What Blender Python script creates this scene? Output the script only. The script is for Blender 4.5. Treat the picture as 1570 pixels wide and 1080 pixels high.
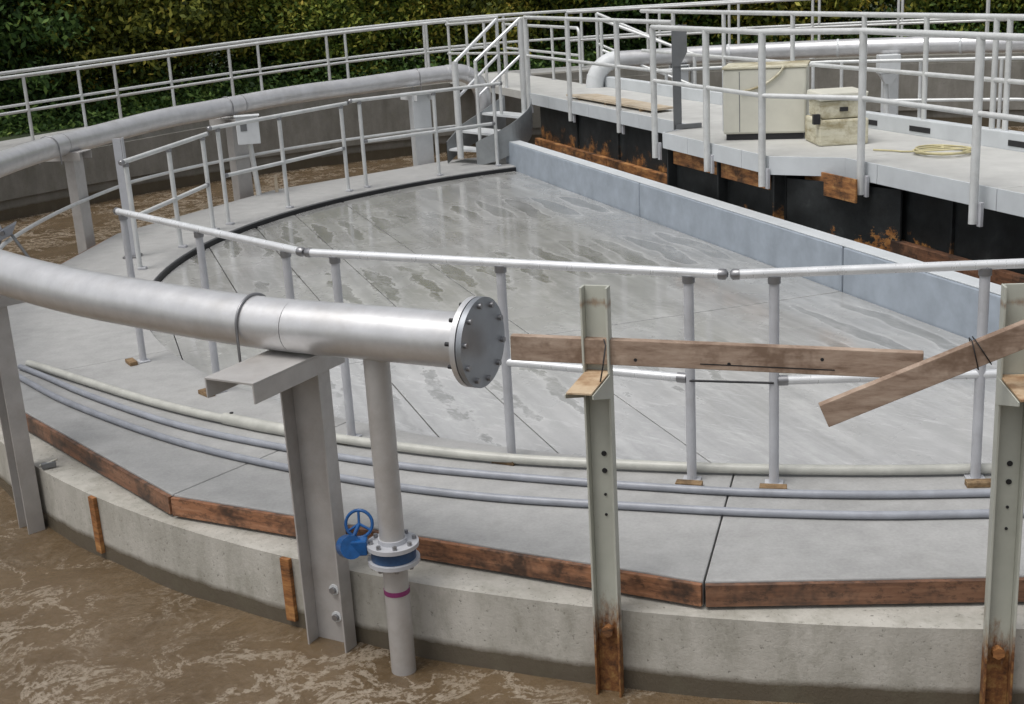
import bpy, math, random
from mathutils import Vector, Matrix
import numpy as np

R = math.radians
S = bpy.context.scene
COL = S.collection
for o in list(bpy.data.objects):
    bpy.data.objects.remove(o)

# ------------------------------------------------------------------ camera
PIT, ROLL, CH = 0.2848, -0.0581, 2.4916
fw = Vector((0, math.cos(PIT), -math.sin(PIT)))
up0 = Vector((0, math.sin(PIT), math.cos(PIT)))
r0 = Vector((1, 0, 0))
rt = r0 * math.cos(ROLL) + up0 * math.sin(ROLL)
up = -r0 * math.sin(ROLL) + up0 * math.cos(ROLL)
cd = bpy.data.cameras.new('camera')
cam = bpy.data.objects.new('camera', cd)
COL.objects.link(cam)
cam.matrix_world = Matrix(((rt.x, up.x, -fw.x, 0), (rt.y, up.y, -fw.y, 0), (rt.z, up.z, -fw.z, CH), (0, 0, 0, 1)))
cd.sensor_width = 36
cd.lens = 36 * 1969.8 / 1570
cd.clip_start = 0.05
cd.clip_end = 1000
S.camera = cam

# ------------------------------------------------------------------ light
SUN_EL, SUN_ROT = R(68), R(235)
w = bpy.data.worlds.new('World')
S.world = w
w.use_nodes = True
nt = w.node_tree
bg = nt.nodes['Background']
sky = nt.nodes.new('ShaderNodeTexSky')
sky.sky_type = 'NISHITA'
sky.sun_disc = False
sky.sun_elevation = SUN_EL
sky.sun_rotation = SUN_ROT
sky.dust_density = 4
sky.air_density = 1.0
hs = nt.nodes.new('ShaderNodeHueSaturation')
hs.inputs['Saturation'].default_value = 0.22
nt.links.new(sky.outputs[0], hs.inputs['Color'])
nt.links.new(hs.outputs[0], bg.inputs[0])
bg.inputs[1].default_value = 0.098
sd = bpy.data.lights.new('sun', 'SUN')
sd.energy = 1.15
sd.angle = R(28)
sd.color = (1, 0.97, 0.93)
sun = bpy.data.objects.new('sun', sd)
COL.objects.link(sun)
# direction towards the sun: nishita rotation measured from +Y clockwise seen from above
sdir = Vector((math.sin(SUN_ROT) * math.cos(SUN_EL), math.cos(SUN_ROT) * math.cos(SUN_EL), math.sin(SUN_EL)))
sun.rotation_euler = sdir.to_track_quat('Z', 'Y').to_euler()
S.view_settings.view_transform = 'Standard'
S.view_settings.look = 'None'
S.view_settings.gamma = 1
S.view_settings.use_curve_mapping = False
S.view_settings.exposure = 0.48

# ------------------------------------------------------------------ places
CX, CY = 2.812, 12.004           # centre of the tank


def P(r, a, z=0.0):
    return Vector((CX + r * math.cos(R(a)), CY + r * math.sin(R(a)), z))


NX, NY = .9517, .3070            # across the bridge
UX, UY = -.3070, .9517           # along the bridge, away from us


def B(off, s, z=0.0):
    return Vector((CX + NX * off + UX * s, CY + NY * off + UY * s, z))


def zw(a):                       # top of the outer wall, a little higher at the far end
    a = a % 360
    t = (150 - a) / 50.0
    t = max(0, min(1, t))
    t = t * t * (3 - 2 * t)
    return 0.42 + 0.32 * t


# ------------------------------------------------------------------ materials
class NT:
    def __init__(s, name):
        s.m = bpy.data.materials.new(name)
        s.m.use_nodes = True
        s.t = s.m.node_tree
        s.b = s.t.nodes['Principled BSDF']
        s.tc = s.t.nodes.new('ShaderNodeTexCoord')
        s.geo = s.t.nodes.new('ShaderNodeNewGeometry')
        s.pos = s.geo.outputs['Position']

    def n(s, typ, **kw):
        x = s.t.nodes.new(typ)
        for k, v in kw.items():
            setattr(x, k, v)
        return x

    def link(s, a, b):
        s.t.links.new(a, b)

    def mapped(s, scale=(1, 1, 1), rot=0.0, src=None):
        m = s.n('ShaderNodeMapping')
        m.vector_type = 'POINT'
        m.inputs['Scale'].default_value = scale
        r_ = s.n('ShaderNodeVectorRotate', rotation_type='Z_AXIS')
        r_.inputs['Angle'].default_value = rot
        s.link(src or s.pos, r_.inputs['Vector'])
        s.link(r_.outputs[0], m.inputs[0])
        return m.outputs[0]

    def noise(s, scale, detail=4, rough=.55, vec=None, dist=0.0):
        x = s.n('ShaderNodeTexNoise')
        x.inputs['Scale'].default_value = scale
        x.inputs['Detail'].default_value = detail
        x.inputs['Roughness'].default_value = rough
        x.inputs['Distortion'].default_value = dist
        s.link(vec or s.pos, x.inputs['Vector'])
        return x.outputs['Fac']

    def ramp(s, fac, stops, interp='LINEAR'):
        x = s.n('ShaderNodeValToRGB')
        x.color_ramp.interpolation = interp
        e = x.color_ramp.elements
        while len(e) < len(stops):
            e.new(.5)
        for i, (p, c) in enumerate(stops):
            e[i].position = p
            e[i].color = (*c, 1) if len(c) == 3 else c
        s.link(fac, x.inputs[0])
        return x.outputs[0]

    def mix(s, fac, a, b, mode='MIX'):
        x = s.n('ShaderNodeMix', data_type='RGBA', blend_type=mode)
        for v, i in ((fac, 0), (a, 6), (b, 7)):
            if isinstance(v, (int, float)):
                x.inputs[i].default_value = v
            elif isinstance(v, tuple):
                x.inputs[i].default_value = (*v, 1)
            else:
                s.link(v, x.inputs[i])
        return x.outputs[2]

    def math(s, op, a, b=0.0, c=None):
        x = s.n('ShaderNodeMath', operation=op)
        for i, v in enumerate((a, b, c)):
            if v is None:
                continue
            if isinstance(v, (int, float)):
                x.inputs[i].default_value = v
            else:
                s.link(v, x.inputs[i])
        return x.outputs[0]

    def sep(s, src=None):
        x = s.n('ShaderNodeSeparateXYZ')
        s.link(src or s.pos, x.inputs[0])
        return x.outputs

    def bump(s, h, strength=.3, dist=.01):
        x = s.n('ShaderNodeBump')
        x.inputs['Strength'].default_value = strength
        x.inputs['Distance'].default_value = dist
        s.link(h, x.inputs['Height'])
        s.link(x.outputs[0], s.b.inputs['Normal'])
        return x

    def set(s, color=None, rough=None, metal=None, spec=None):
        for k, v in (('Base Color', color), ('Roughness', rough), ('Metallic', metal), ('Specular IOR Level', spec)):
            if v is None:
                continue
            if isinstance(v, (int, float)):
                s.b.inputs[k].default_value = v
            elif isinstance(v, tuple):
                s.b.inputs[k].default_value = (*v, 1)
            else:
                s.link(v, s.b.inputs[k])
        return s.m


BR = -math.atan2(NY, NX)         # rotates world so that x runs across the bridge


def m_slab(name, wet=True):
    t = NT(name)
    v = t.mapped((1, .28, 1), BR)
    big = t.noise(1.1, 5, .6)
    fine = t.noise(60, 3, .6)
    mid = t.noise(7, 5, .65)
    base = t.ramp(big, [(.3, (.31, .31, .305)), (.7, (.43, .428, .42))])
    base = t.mix(.35, base, t.ramp(mid, [(.3, (.22, .22, .215)), (.7, (.46, .46, .45))]))
    base = t.mix(.09, base, t.ramp(fine, [(.35, (.1, .1, .1)), (.7, (.6, .6, .6))]))
    if wet:
        # ponding ovals lying in rows along the bridge direction
        sx = t.sep(t.mapped((1, 1, 1), BR))
        cox, cos_ = CX * NX + CY * NY, CX * UX + CY * UY
        off = t.math('SUBTRACT', sx[0], cox)
        ss_ = t.math('SUBTRACT', sx[1], cos_)
        wob = t.math('SUBTRACT', t.noise(.9, 3, .55), .5)
        fin = t.math('SUBTRACT', t.noise(7, 5, .65, t.mapped((1, .45, 1), BR)), .5)
        far = t.ramp(t.math('MULTIPLY', off, -.2), [(.42, (0, 0, 0)), (.56, (1, 1, 1))])
        a = t.math('COSINE', t.math('MULTIPLY_ADD', off, 18.75, t.math('MULTIPLY', wob, 7)))
        sw = t.math('MULTIPLY_ADD', wob, 1.6, ss_)
        win = None
        for c_, h_ in ((3.1, .8), (.35, .85), (-3.0, 1.3)):
            q = t.math('DIVIDE', t.math('SUBTRACT', sw, c_), h_)
            q = t.math('MULTIPLY_ADD', t.math('MULTIPLY', q, q), -1.0, 1.0 if c_ > -1 else .55)
            win = q if win is None else t.math('MAXIMUM', win, q)
        F = t.math('ADD', t.math('MULTIPLY', a, .75), win)
        F = t.math('MULTIPLY_ADD', fin, t.math('MULTIPLY_ADD', far, 2.6, .6), F)
        F = t.math('MULTIPLY_ADD', far, -.35, F)
        wn = t.math('MULTIPLY_ADD', F, .1, .42)
        keep = t.ramp(t.noise(.42, 2, .5), [(.36, (0, 0, 0)), (.46, (1, 1, 1))])
        msk = t.math('MULTIPLY', t.ramp(wn, [(.49, (0, 0, 0)), (.515, (1, 1, 1))]), keep)
        rim = t.math('MULTIPLY', t.ramp(wn, [(.455, (0, 0, 0)), (.482, (1, 1, 1)), (.49, (1, 1, 1)), (.505, (0, 0, 0))]), keep)
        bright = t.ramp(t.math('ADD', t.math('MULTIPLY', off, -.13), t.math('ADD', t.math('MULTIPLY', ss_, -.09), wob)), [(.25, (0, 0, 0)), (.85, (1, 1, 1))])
        base = t.mix(bright, t.mix(.6, base, (.27, .27, .255)), t.mix(.35, base, (.56, .56, .56)))  # whitish wet sheen painted into the colour, stronger towards the near left
        line = t.ramp(a, [(.0, (1, 1, 1)), (.12, (0, 0, 0))])
        base = t.mix(t.math('MULTIPLY', rim, .4), base, (.58, .58, .57))
        base = t.mix(t.math('MULTIPLY', msk, .75), base, (.16, .16, .145))
        lm = t.noise(3.4, 6, .75, t.mapped((1, .35, 1), BR), .3)
        smear = t.ramp(lm, [(.5, (0, 0, 0)), (.72, (1, 1, 1))])
        base = t.mix(t.math('MULTIPLY', smear, .5), base, (.66, .66, .65))
        rg = t.ramp(big, [(.35, (.16, .16, .16)), (.65, (.36, .36, .36))])
        rg = t.mix(t.math('MULTIPLY', msk, .7), rg, (.1, .1, .1))
        t.set(base, rg, 0, .5)
        t.b.inputs['Coat Weight'].default_value = .7
        t.b.inputs['Coat Roughness'].default_value = .09
    else:
        st = t.noise(2.2, 5, .7, None, .4)
        base = t.mix(t.math('MULTIPLY', t.ramp(st, [(.55, (0, 0, 0)), (.75, (1, 1, 1))]), .35), base, (.24, .235, .22))
        t.set(base, .62, 0, .35)
    if wet:
        rib = t.noise(11, 3, .6, t.mapped((1, .035, 1), BR))
        base = t.mix(.17, base, t.mix(t.ramp(rib, [(.36, (0, 0, 0)), (.64, (1, 1, 1))]), (.19, .19, .18), (.6, .6, .59)))
        sheen_streak = t.noise(26, 5, .7, t.mapped((1, .16, 1), BR - .5))
        base = t.mix(t.math('MULTIPLY', t.ramp(sheen_streak, [(.55, (0, 0, 0)), (.72, (1, 1, 1))]), t.math('MULTIPLY_ADD', bright, .45, .1)), base, (.72, .72, .72))  # fine diagonal streaks of the wet sheen, also painted in
        t.set(base)
    wv = t.noise(90, 2, .5, t.mapped((1, .05, 1), BR))
    h = t.math('ADD', t.math('MULTIPLY', fine, .5), t.math('MULTIPLY', wv, .5))
    t.bump(h, .18 if wet else .3, .003)
    return t.m


def m_wall(name, tone=1.0, wetline=-.40):
    t = NT(name)
    streak = t.noise(5, 5, .65, t.mapped((1, 1, .22)))
    blot = t.noise(2.6, 5, .7)
    fine = t.noise(45, 4, .7)
    a, b = .36 * tone, .54 * tone
    base = t.ramp(blot, [(.32, (a, a * .96, a * .84)), (.68, (b, b * .965, b * .88))])
    base = t.mix(.3, base, t.ramp(streak, [(.33, (.2 * tone, .19 * tone, .155 * tone)), (.62, (.58 * tone, .56 * tone, .51 * tone))]))
    pit = t.ramp(fine, [(.32, (1, 1, 1)), (.39, (0, 0, 0))])
    base = t.mix(t.math('MULTIPLY', pit, .6), base, (.09, .085, .07))
    z = t.sep()[2]
    moss = t.noise(4, 5, .75)
    near_top = t.ramp(t.math('ADD', t.math('MULTIPLY', z, 3.2), t.math('MULTIPLY', moss, .9)), [(.0, (0, 0, 0)), (.05, (1, 1, 1))])
    zz = t.math('ADD', z, t.math('MULTIPLY', t.math('SUBTRACT', moss, .5), .05))
    wet = t.ramp(t.math('MULTIPLY_ADD', zz, 12, -wetline * 12 + .5), [(0.3, (1, 1, 1)), (.7, (0, 0, 0))])
    base = t.mix(t.math('MULTIPLY', wet, .92), base, (.085, .068, .045))
    dk = t.ramp(t.noise(9, 5, .75, t.mapped((1, 1, .5))), [(.5, (0, 0, 0)), (.66, (1, 1, 1))])
    base = t.mix(t.math('MULTIPLY', dk, .28), base, (.16, .155, .11))
    rg = t.mix(wet, (.75, .75, .75), (.25, .25, .25))
    t.set(base, rg, 0, .4)
    t.bump(t.math('ADD', t.math('MULTIPLY', blot, .5), fine), .5, .006)
    return t.m


def m_metal(name, col, rough=.42, metal=.75, dirt=.25, dirtcol=(.22, .2, .17)):
    t = NT(name)
    a = t.noise(6, 5, .65)
    b = t.noise(40, 3, .6, t.mapped((1, 1, .3)))
    c = tuple(x * .8 for x in col)
    base = t.ramp(a, [(.3, c), (.7, col)])
    d = t.ramp(t.noise(3.2, 6, .75), [(.5, (0, 0, 0)), (.75, (1, 1, 1))])
    base = t.mix(t.math('MULTIPLY', d, dirt), base, dirtcol)
    rg = t.math('ADD', t.math('MULTIPLY', b, .2), rough - .1)
    t.set(base, rg, metal, .5)
    t.bump(b, .08, .002)
    return t.m


def m_rusty_post(name):
    t = NT(name)
    z = t.sep()[2]
    n1 = t.noise(14, 7, .75, t.mapped((1, 1, .35)))
    n2 = t.noise(28, 5, .7)
    paint = t.ramp(t.noise(4, 4, .6), [(.3, (.40, .41, .36)), (.7, (.51, .52, .46))])
    rust = t.ramp(n2, [(.3, (.05, .025, .015)), (.5, (.2, .085, .03)), (.7, (.33, .2, .07))])
    k = t.math('ADD', t.math('MULTIPLY', t.math('ADD', z, .13), -4.5), t.math('MULTIPLY', t.math('SUBTRACT', n1, .5), 3.2))
    m = t.ramp(t.math('ADD', k, .5), [(.15, (0, 0, 0)), (.9, (1, 1, 1))])
    top = t.ramp(t.math('MULTIPLY_ADD', t.math('ABSOLUTE', t.math('SUBTRACT', z, 1.235)), -14, t.math('ADD', n1, .25)), [(.5, (0, 0, 0)), (.75, (1, 1, 1))])
    m = t.math('MAXIMUM', m, t.math('MULTIPLY', top, .6))
    sp = t.ramp(n1, [(.66, (0, 0, 0)), (.72, (1, 1, 1))])
    m = t.math('MAXIMUM', m, t.math('MULTIPLY', sp, .7))
    t.set(t.mix(m, paint, rust), t.mix(m, (.5, .5, .5), (.8, .8, .8)), 0, .4)
    t.bump(n2, .3, .003)
    return t.m


def m_wood(name, c1, c2, c3, scale=5.0, wet=.55, rot=0):
    t = NT(name)
    g = t.noise(scale, 6, .7, t.mapped((.55, .55, 6) if name.startswith('tarred') else (1, 1, 5), rot))
    h = t.noise(scale * .55, 5, .75)
    base = t.ramp(g, [(.3, c1), (.5, c2), (.72, c3)])
    k = t.ramp(h, [(.5, (0, 0, 0)), (.62, (1, 1, 1))])
    base = t.mix(t.math('MULTIPLY', k, .85), base, c1)
    if name.startswith('tarred'):
        oi = t.n('ShaderNodeObjectInfo')
        base = t.mix(t.math('MULTIPLY', oi.outputs['Random'], .5), base, (.07, .05, .04))
        sc = t.ramp(t.noise(16, 6, .75, t.mapped((1, 1, 2))), [(.52, (0, 0, 0)), (.6, (1, 1, 1))])
        base = t.mix(t.math('MULTIPLY', sc, .5), base, (.02, .017, .015))
    t.set(base, wet, 0, .4)
    t.bump(g, .4, .004)
    return t.m


def m_flat(name, col, rough=.5, metal=0.0, var=.15, scale=8):
    t = NT(name)
    a = t.noise(scale, 5, .65)
    base = t.ramp(a, [(.3, tuple(c * (1 - var) for c in col)), (.7, tuple(min(1, c * (1 + var)) for c in col))])
    t.set(base, rough, metal)
    t.bump(t.noise(scale * 6, 3, .6), .12, .002)
    return t.m


def m_water():
    t = NT('brown_water')
    v = t.pos
    n1 = t.noise(1.3, 6, .65, None, .8)
    n2 = t.noise(3.0, 7, .7, None, .6)
    n3 = t.noise(24, 6, .75, None, .6)
    area = t.noise(.8, 4, .6)
    n4 = t.noise(26, 7, .8, None, .2)
    base = t.ramp(n1, [(.3, (.085, .054, .025)), (.7, (.145, .1, .056))])
    base = t.mix(t.math('MULTIPLY', t.ramp(n3, [(.45, (0, 0, 0)), (.75, (1, 1, 1))]), .3), base, (.25, .2, .15))
    band = t.ramp(n2, [(.455, (0, 0, 0)), (.497, (1, 1, 1)), (.503, (1, 1, 1)), (.545, (0, 0, 0))])
    fo = t.math('MULTIPLY', band, t.ramp(area, [(.40, (.1, .1, .1)), (.56, (1, 1, 1))]))
    sp = t.math('MULTIPLY', t.ramp(t.noise(30, 6, .75), [(.55, (0, 0, 0)), (.66, (1, 1, 1))]), t.ramp(t.noise(1.7, 5, .7), [(.42, (0, 0, 0)), (.62, (1, 1, 1))]))
    base = t.mix(t.math('MULTIPLY', sp, .45), base, (.3, .235, .17))
    fo = t.math('MULTIPLY', fo, t.ramp(n4, [(.40, (.0, .0, .0)), (.54, (1, 1, 1))]))
    base = t.mix(t.math('MULTIPLY', fo, .6), base, (.48, .42, .34))
    t.set(base, t.mix(fo, (.16, .16, .16), (.6, .6, .6)), 0, .5)
    t.bump(t.math('ADD', t.math('MULTIPLY', n3, .5), n2), .55, .03)
    return t.m


def m_black(name='tarred_steel_with_rust', lo=.68):
    t = NT(name)
    a = t.noise(3, 6, .7)
    z = t.sep()[2]
    n = t.noise(2.6, 7, .75, t.mapped((1, 1, 1.3)))
    base = t.ramp(a, [(.35, (.008, .009, .009)), (.6, (.022, .025, .026)), (.78, (.055, .06, .06))])
    rust = t.ramp(t.noise(14, 5, .7), [(.3, (.06, .025, .012)), (.5, (.3, .13, .04)), (.72, (.5, .27, .09))])
    k = t.math('ADD', t.math('MULTIPLY', z, -1.5), t.math('MULTIPLY', n, 2.1))
    m = t.ramp(k, [(lo, (0, 0, 0)), (min(1, lo + .24), (1, 1, 1))])
    t.set(t.mix(m, base, rust), .6, 0, .4)
    t.bump(n, .4, .01)
    return t.m


def m_leaf(name, cols):
    t = NT(name)
    rnd = t.geo.outputs['Random Per Island']
    oi = t.n('ShaderNodeObjectInfo')
    big = t.noise(1.1, 3, .6)
    x = t.math('ADD', t.math('MULTIPLY', rnd, .45), t.math('MULTIPLY', big, .75))
    x = t.math('ADD', x, t.math('MULTIPLY_ADD', oi.outputs['Random'], .16, -.18))
    c = t.ramp(x, cols)
    t.set(c, .6, 0, .25)
    tr = t.n('ShaderNodeBsdfTranslucent')
    t.link(c, tr.inputs[0])
    mx = t.n('ShaderNodeMixShader')
    mx.inputs[0].default_value = .25
    t.link(t.b.outputs[0], mx.inputs[1])
    t.link(tr.outputs[0], mx.inputs[2])
    t.link(mx.outputs[0], t.t.nodes['Material Output'].inputs[0])
    return t.m


MT = dict(
    cover=m_slab('wet_cover_concrete', True),
    slab=m_slab('walkway_concrete', False),
    wall=m_wall('stained_concrete'),
    outer=m_wall('grey_outer_concrete', .46, -.33),
    curb=m_flat('blue_grey_painted_concrete', (.33, .375, .43), .5, 0, .16, 4),
    alu=m_metal('aluminium_rail', (.82, .835, .85), .3, .35, .06),
    galv=m_metal('galvanised_post', (.56, .57, .60), .5, .2, .25),
    farrail=m_metal('grey_painted_rail', (.70, .715, .71), .42, .2, .25),
    pipe=m_metal('dull_steel_pipe', (.70, .70, .71), .36, .6, .45, (.48, .46, .43)),
    column=m_metal('weathered_steel_column', (.52, .505, .49), .45, .3, .4, (.3, .25, .21)),
    plate=m_metal('blind_flange_steel', (.36, .38, .41), .42, .7, .2),
    greenpost=m_rusty_post('pale_green_paint_with_rust'),
    board=m_wood('tarred_reddish_timber', (.022, .018, .016), (.31, .14, .07), (.50, .27, .16), 3.2),
    plank=m_wood('weathered_brown_plank', (.17, .11, .075), (.34, .25, .19), (.46, .36, .285), 5, .7),
    block=m_wood('damp_wood_block', (.08, .05, .025), (.22, .14, .07), (.32, .23, .13), 9, .7),
    ply=m_wood('pale_plywood', (.45, .36, .25), (.55, .47, .36), (.6, .53, .43), 5, .7),
    cream=m_flat('cream_conduit', (.46, .46, .42), .4, 0, .15),
    bluegrey=m_flat('blue_grey_conduit', (.29, .305, .34), .4, 0, .18),
    blue=m_flat('blue_valve_paint', (.008, .085, .27), .3, 0, .3, 20),
    darkblue=m_flat('dark_blue_body', (.02, .06, .14), .4, 0, .25, 20),
    purple=m_flat('magenta_tape', (.22, .03, .13), .5),
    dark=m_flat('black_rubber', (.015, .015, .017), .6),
    bolt=m_flat('steel_bolt', (.3, .3, .31), .4, .8),
    armwood=m_wood('pale_raw_wood', (.25, .13, .06), (.5, .37, .24), (.6, .5, .36), 7, .7),
    rust=m_wood('flaking_rust', (.035, .02, .013), (.30, .13, .045), (.55, .30, .11), 4, .75),
    black=m_black(),
    tar=m_black('tarred_black_steel', .93),
    water=m_water(),
    deck=m_flat('pale_bridge_deck', (.5, .5, .48), .6, 0, .12, 3),
    fascia=m_flat('light_grey_fascia', (.56, .59, .61), .5, 0, .08, 3),
    stair=m_metal('dark_galvanised_stair', (.32, .34, .35), .5, .45, .3),
    cabinet=m_flat('off_white_cabinet', (.62, .61, .53), .5, 0, .08, 3),
    dirty=m_wood('dirty_cream_cover', (.3, .25, .14), (.58, .55, .42), (.66, .64, .53), 4, .6),
    boxg=m_flat('light_grey_enclosure', (.62, .64, .65), .45, 0, .06),
    steel=m_metal('dark_grey_steel_angle', (.2, .21, .22), .5, .4, .3),
    yellow=m_flat('yellow_hose', (.5, .45, .26), .6),
    bark=m_flat('bark', (.08, .06, .045), .9, 0, .3, 12),
    grass=m_flat('dark_grass', (.03, .045, .015), .9, 0, .5, 2),
    leafa=m_leaf('mixed_green_leaves', [(0.2, (0.0328, 0.0545, 0.0166)), (0.4, (0.1046, 0.1665, 0.0334)), (0.58, (0.2778, 0.333, 0.06)), (0.75, (0.5559, 0.5147, 0.0998)), (0.95, (0.7847, 0.4238, 0.0998))]),
    leafb=m_leaf('olive_leaves', [(0.2, (0.0392, 0.0545, 0.0166)), (0.42, (0.1636, 0.1968, 0.04)), (0.6, (0.4251, 0.4238, 0.0799)), (0.8, (0.7847, 0.5751, 0.1166)), (1, (0.8828, 0.333, 0.0998))]),
    leafc=m_leaf('dark_green_leaves', [(0.25, (0.0262, 0.0484, 0.0199)), (0.5, (0.0785, 0.1515, 0.0433)), (0.75, (0.1962, 0.3028, 0.0734)), (0.95, (0.3923, 0.4238, 0.0998))]),
)


# ------------------------------------------------------------------ mesh builder
class MB:
    def __init__(s):
        s.v = []
        s.f = []
        s.sm = []

    def add(s, vs, fs, smooth=False):
        k = len(s.v)
        s.v += [tuple(x) for x in vs]
        s.f += [tuple(i + k for i in f) for f in fs]
        s.sm += [smooth] * len(fs)
        return s

    def hexa(s, p):      # p: 4 bottom + 4 top, both counter-clockwise seen from above
        return s.add(p, [(3, 2, 1, 0), (4, 5, 6, 7), (0, 1, 5, 4), (1, 2, 6, 5), (2, 3, 7, 6), (3, 0, 4, 7)])

    def box(s, c, ax, ay, az):   # centre and three half axes
        c, ax, ay, az = map(Vector, (c, ax, ay, az))
        if ax.cross(ay).dot(az) < 0:
            ax = -ax
        q = [(-1, -1), (1, -1), (1, 1), (-1, 1)]
        return s.hexa([c + ax * i + ay * j - az for i, j in q] + [c + ax * i + ay * j + az for i, j in q])

    def prism(s, poly, z0, z1):  # poly: ccw list of (x,y)
        n = len(poly)
        vs = [(p[0], p[1], z0) for p in poly] + [(p[0], p[1], z1) for p in poly]
        fs = [tuple(range(n - 1, -1, -1)), tuple(range(n, 2 * n))] + [(i, (i + 1) % n, (i + 1) % n + n, i + n) for i in range(n)]
        return s.add(vs, fs)

    def tube(s, pts, r, n=12, cap=True, closed=False, rs=None):
        pts = [Vector(p) for p in pts]
        m = len(pts)
        t0 = (pts[1] - pts[0]).normalized()
        a = Vector((0, 0, 1)) if abs(t0.z) < .9 else Vector((1, 0, 0))
        u = (a - t0 * a.dot(t0)).normalized()
        vs = []
        pt = t0
        for i, p in enumerate(pts):
            if closed:
                t = (pts[(i + 1) % m] - pts[i - 1]).normalized()
            elif i == 0:
                t = t0
            elif i == m - 1:
                t = (pts[-1] - pts[-2]).normalized()
            else:
                t = ((pts[i + 1] - p).normalized() + (p - pts[i - 1]).normalized()).normalized()
            u = (u - t * u.dot(t)).normalized()
            vv = t.cross(u)
            rr = rs[i] if rs else r
            for k in range(n):
                an = 2 * math.pi * k / n
                vs.append(p + (u * math.cos(an) + vv * math.sin(an)) * rr)
        fs = []
        for i in range(m if closed else m - 1):
            j = (i + 1) % m
            for k in range(n):
                l = (k + 1) % n
                fs.append((i * n + k, i * n + l, j * n + l, j * n + k))
        s.add(vs, fs, True)
        if cap and not closed:
            s.add(vs[:n], [tuple(range(n - 1, -1, -1))])
            s.add(vs[-n:], [tuple(range(n))])
        return s

    def disc(s, c, ax, r, h, n=24, r2=None):   # short cylinder centred at c
        c, ax = Vector(c), Vector(ax).normalized()
        return s.tube([c - ax * h / 2, c + ax * h / 2], r, n, True, rs=[r, r2 if r2 else r])

    def sector(s, ra, rb, a0, a1, z0, z1, step=2.0, zf=None):
        n = max(1, int(math.ceil(abs(a1 - a0) / step)))
        full = abs(abs(a1 - a0) - 360) < 1e-6
        vs = []
        for i in range(n + 1):
            a = a0 + (a1 - a0) * i / n
            zt = zf(a) if zf else z1
            vs += [P(ra, a, z0), P(rb, a, z0), P(rb, a, zt), P(ra, a, zt)]
        fs = []
        for i in range(n):
            k = 4 * i
            fs += [(k + j, k + (j + 1) % 4, k + 4 + (j + 1) % 4, k + 4 + j) for j in range(4)]
        if not full:
            fs += [(3, 2, 1, 0), (4 * n, 4 * n + 1, 4 * n + 2, 4 * n + 3)]
        return s.add(vs, fs)

    def mesh(s, name, origin=(0, 0, 0)):
        me = bpy.data.meshes.new(name)
        o = Vector(origin)
        me.from_pydata([tuple(Vector(v) - o) for v in s.v], [], s.f)
        me.polygons.foreach_set('use_smooth', s.sm)
        me.validate()
        me.update()
        return me


def wpos(o):
    p = Vector((0, 0, 0))
    while o:
        p = p + o.location
        o = o.parent
    return p


def part(name, mb, mat, parent=None, label=None, bevel=0.0):
    me = mb.mesh(name, wpos(parent))
    me.materials.append(MT[mat])
    o = bpy.data.objects.new(name, me)
    COL.objects.link(o)
    o.parent = parent
    if label:
        o['label'] = label
    if bevel:
        b = o.modifiers.new('bevel', 'BEVEL')
        b.width = bevel
        b.segments = 2
        b.limit_method = 'ANGLE'
        b.angle_limit = R(40)
    return o


def tag(o, label, cat, group=None):
    o['label'] = label
    o['category'] = cat
    if group:
        o['group'] = group
    return o


def thing(name, label, cat, loc=(0, 0, 0), group=None):
    o = bpy.data.objects.new(name, None)
    o.empty_display_size = .2
    COL.objects.link(o)
    o.location = loc
    return tag(o, label, cat, group)


def struct(name, mb, mat):
    o = part(name, mb, mat)
    o['kind'] = 'structure'
    return o


def arc(r, a0, a1, z, step=2.0):
    n = max(1, int(abs(a1 - a0) / step))
    return [P(r, a0 + (a1 - a0) * i / n, z) for i in range(n + 1)]


# ================================================================== SETTING
# ground outside the tank
mb = MB()
n = 96
rings = [13.6, 16, 20, 30, 60, 120, 300]
vs = []
for r_ in rings:
    for i in range(n):
        a = 360 * i / n
        h = {13.6: .38, 16: .3, 20: .2}.get(r_, .1 + .02 * math.sin(a))
        vs.append(P(r_, a, h))
fs = []
for j in range(len(rings) - 1):
    for i in range(n):
        fs.append((j * n + i, (j + 1) * n + i, (j + 1) * n + (i + 1) % n, j * n + (i + 1) % n))
mb.add(vs, fs, True)
struct('ground', mb, 'grass')

# water in the ring channel, really waved a little
rnd = random.Random(3)
waves = [(rnd.uniform(2, 9) * math.cos(t_), rnd.uniform(2, 9) * math.sin(t_), rnd.uniform(0, 6.28)) for t_ in [rnd.uniform(0, 6.28) for _ in range(14)]]
mb = MB()
NA, NR = 720, 60
vs = []
for j in range(NR + 1):
    r_ = 7.3 + (12.0 - 7.3) * j / NR
    for i in range(NA):
        p = P(r_, 360 * i / NA, 0)
        z = -.5 + sum(math.sin(kx * p.x + ky * p.y + ph) for kx, ky, ph in waves) * .0022
        vs.append((p.x, p.y, z))
fs = [(j * NA + i, (j + 1) * NA + i, (j + 1) * NA + (i + 1) % NA, j * NA + (i + 1) % NA) for j in range(NR) for i in range(NA)]
mb.add(vs, fs, True)
struct('water', mb, 'water')

# outer wall with its walkway
ow = thing('outer_wall', 'grey concrete outer wall and walkway ringing the brown water channel', 'wall', P(12.1, 120, 0))
part('wall', MB().sector(11.9, 12.32, 0, 360, -1.6, 0, 2, zw), 'outer', ow)
part('ledge', MB().sector(11.84, 11.9, 0, 360, -.2, 0, 2, lambda a: zw(a) - .13), 'outer', ow)
part('walkway', MB().sector(12.325, 13.7, 0, 360, -.6, 0, 2, lambda a: zw(a) - .02), 'slab', ow)

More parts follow.
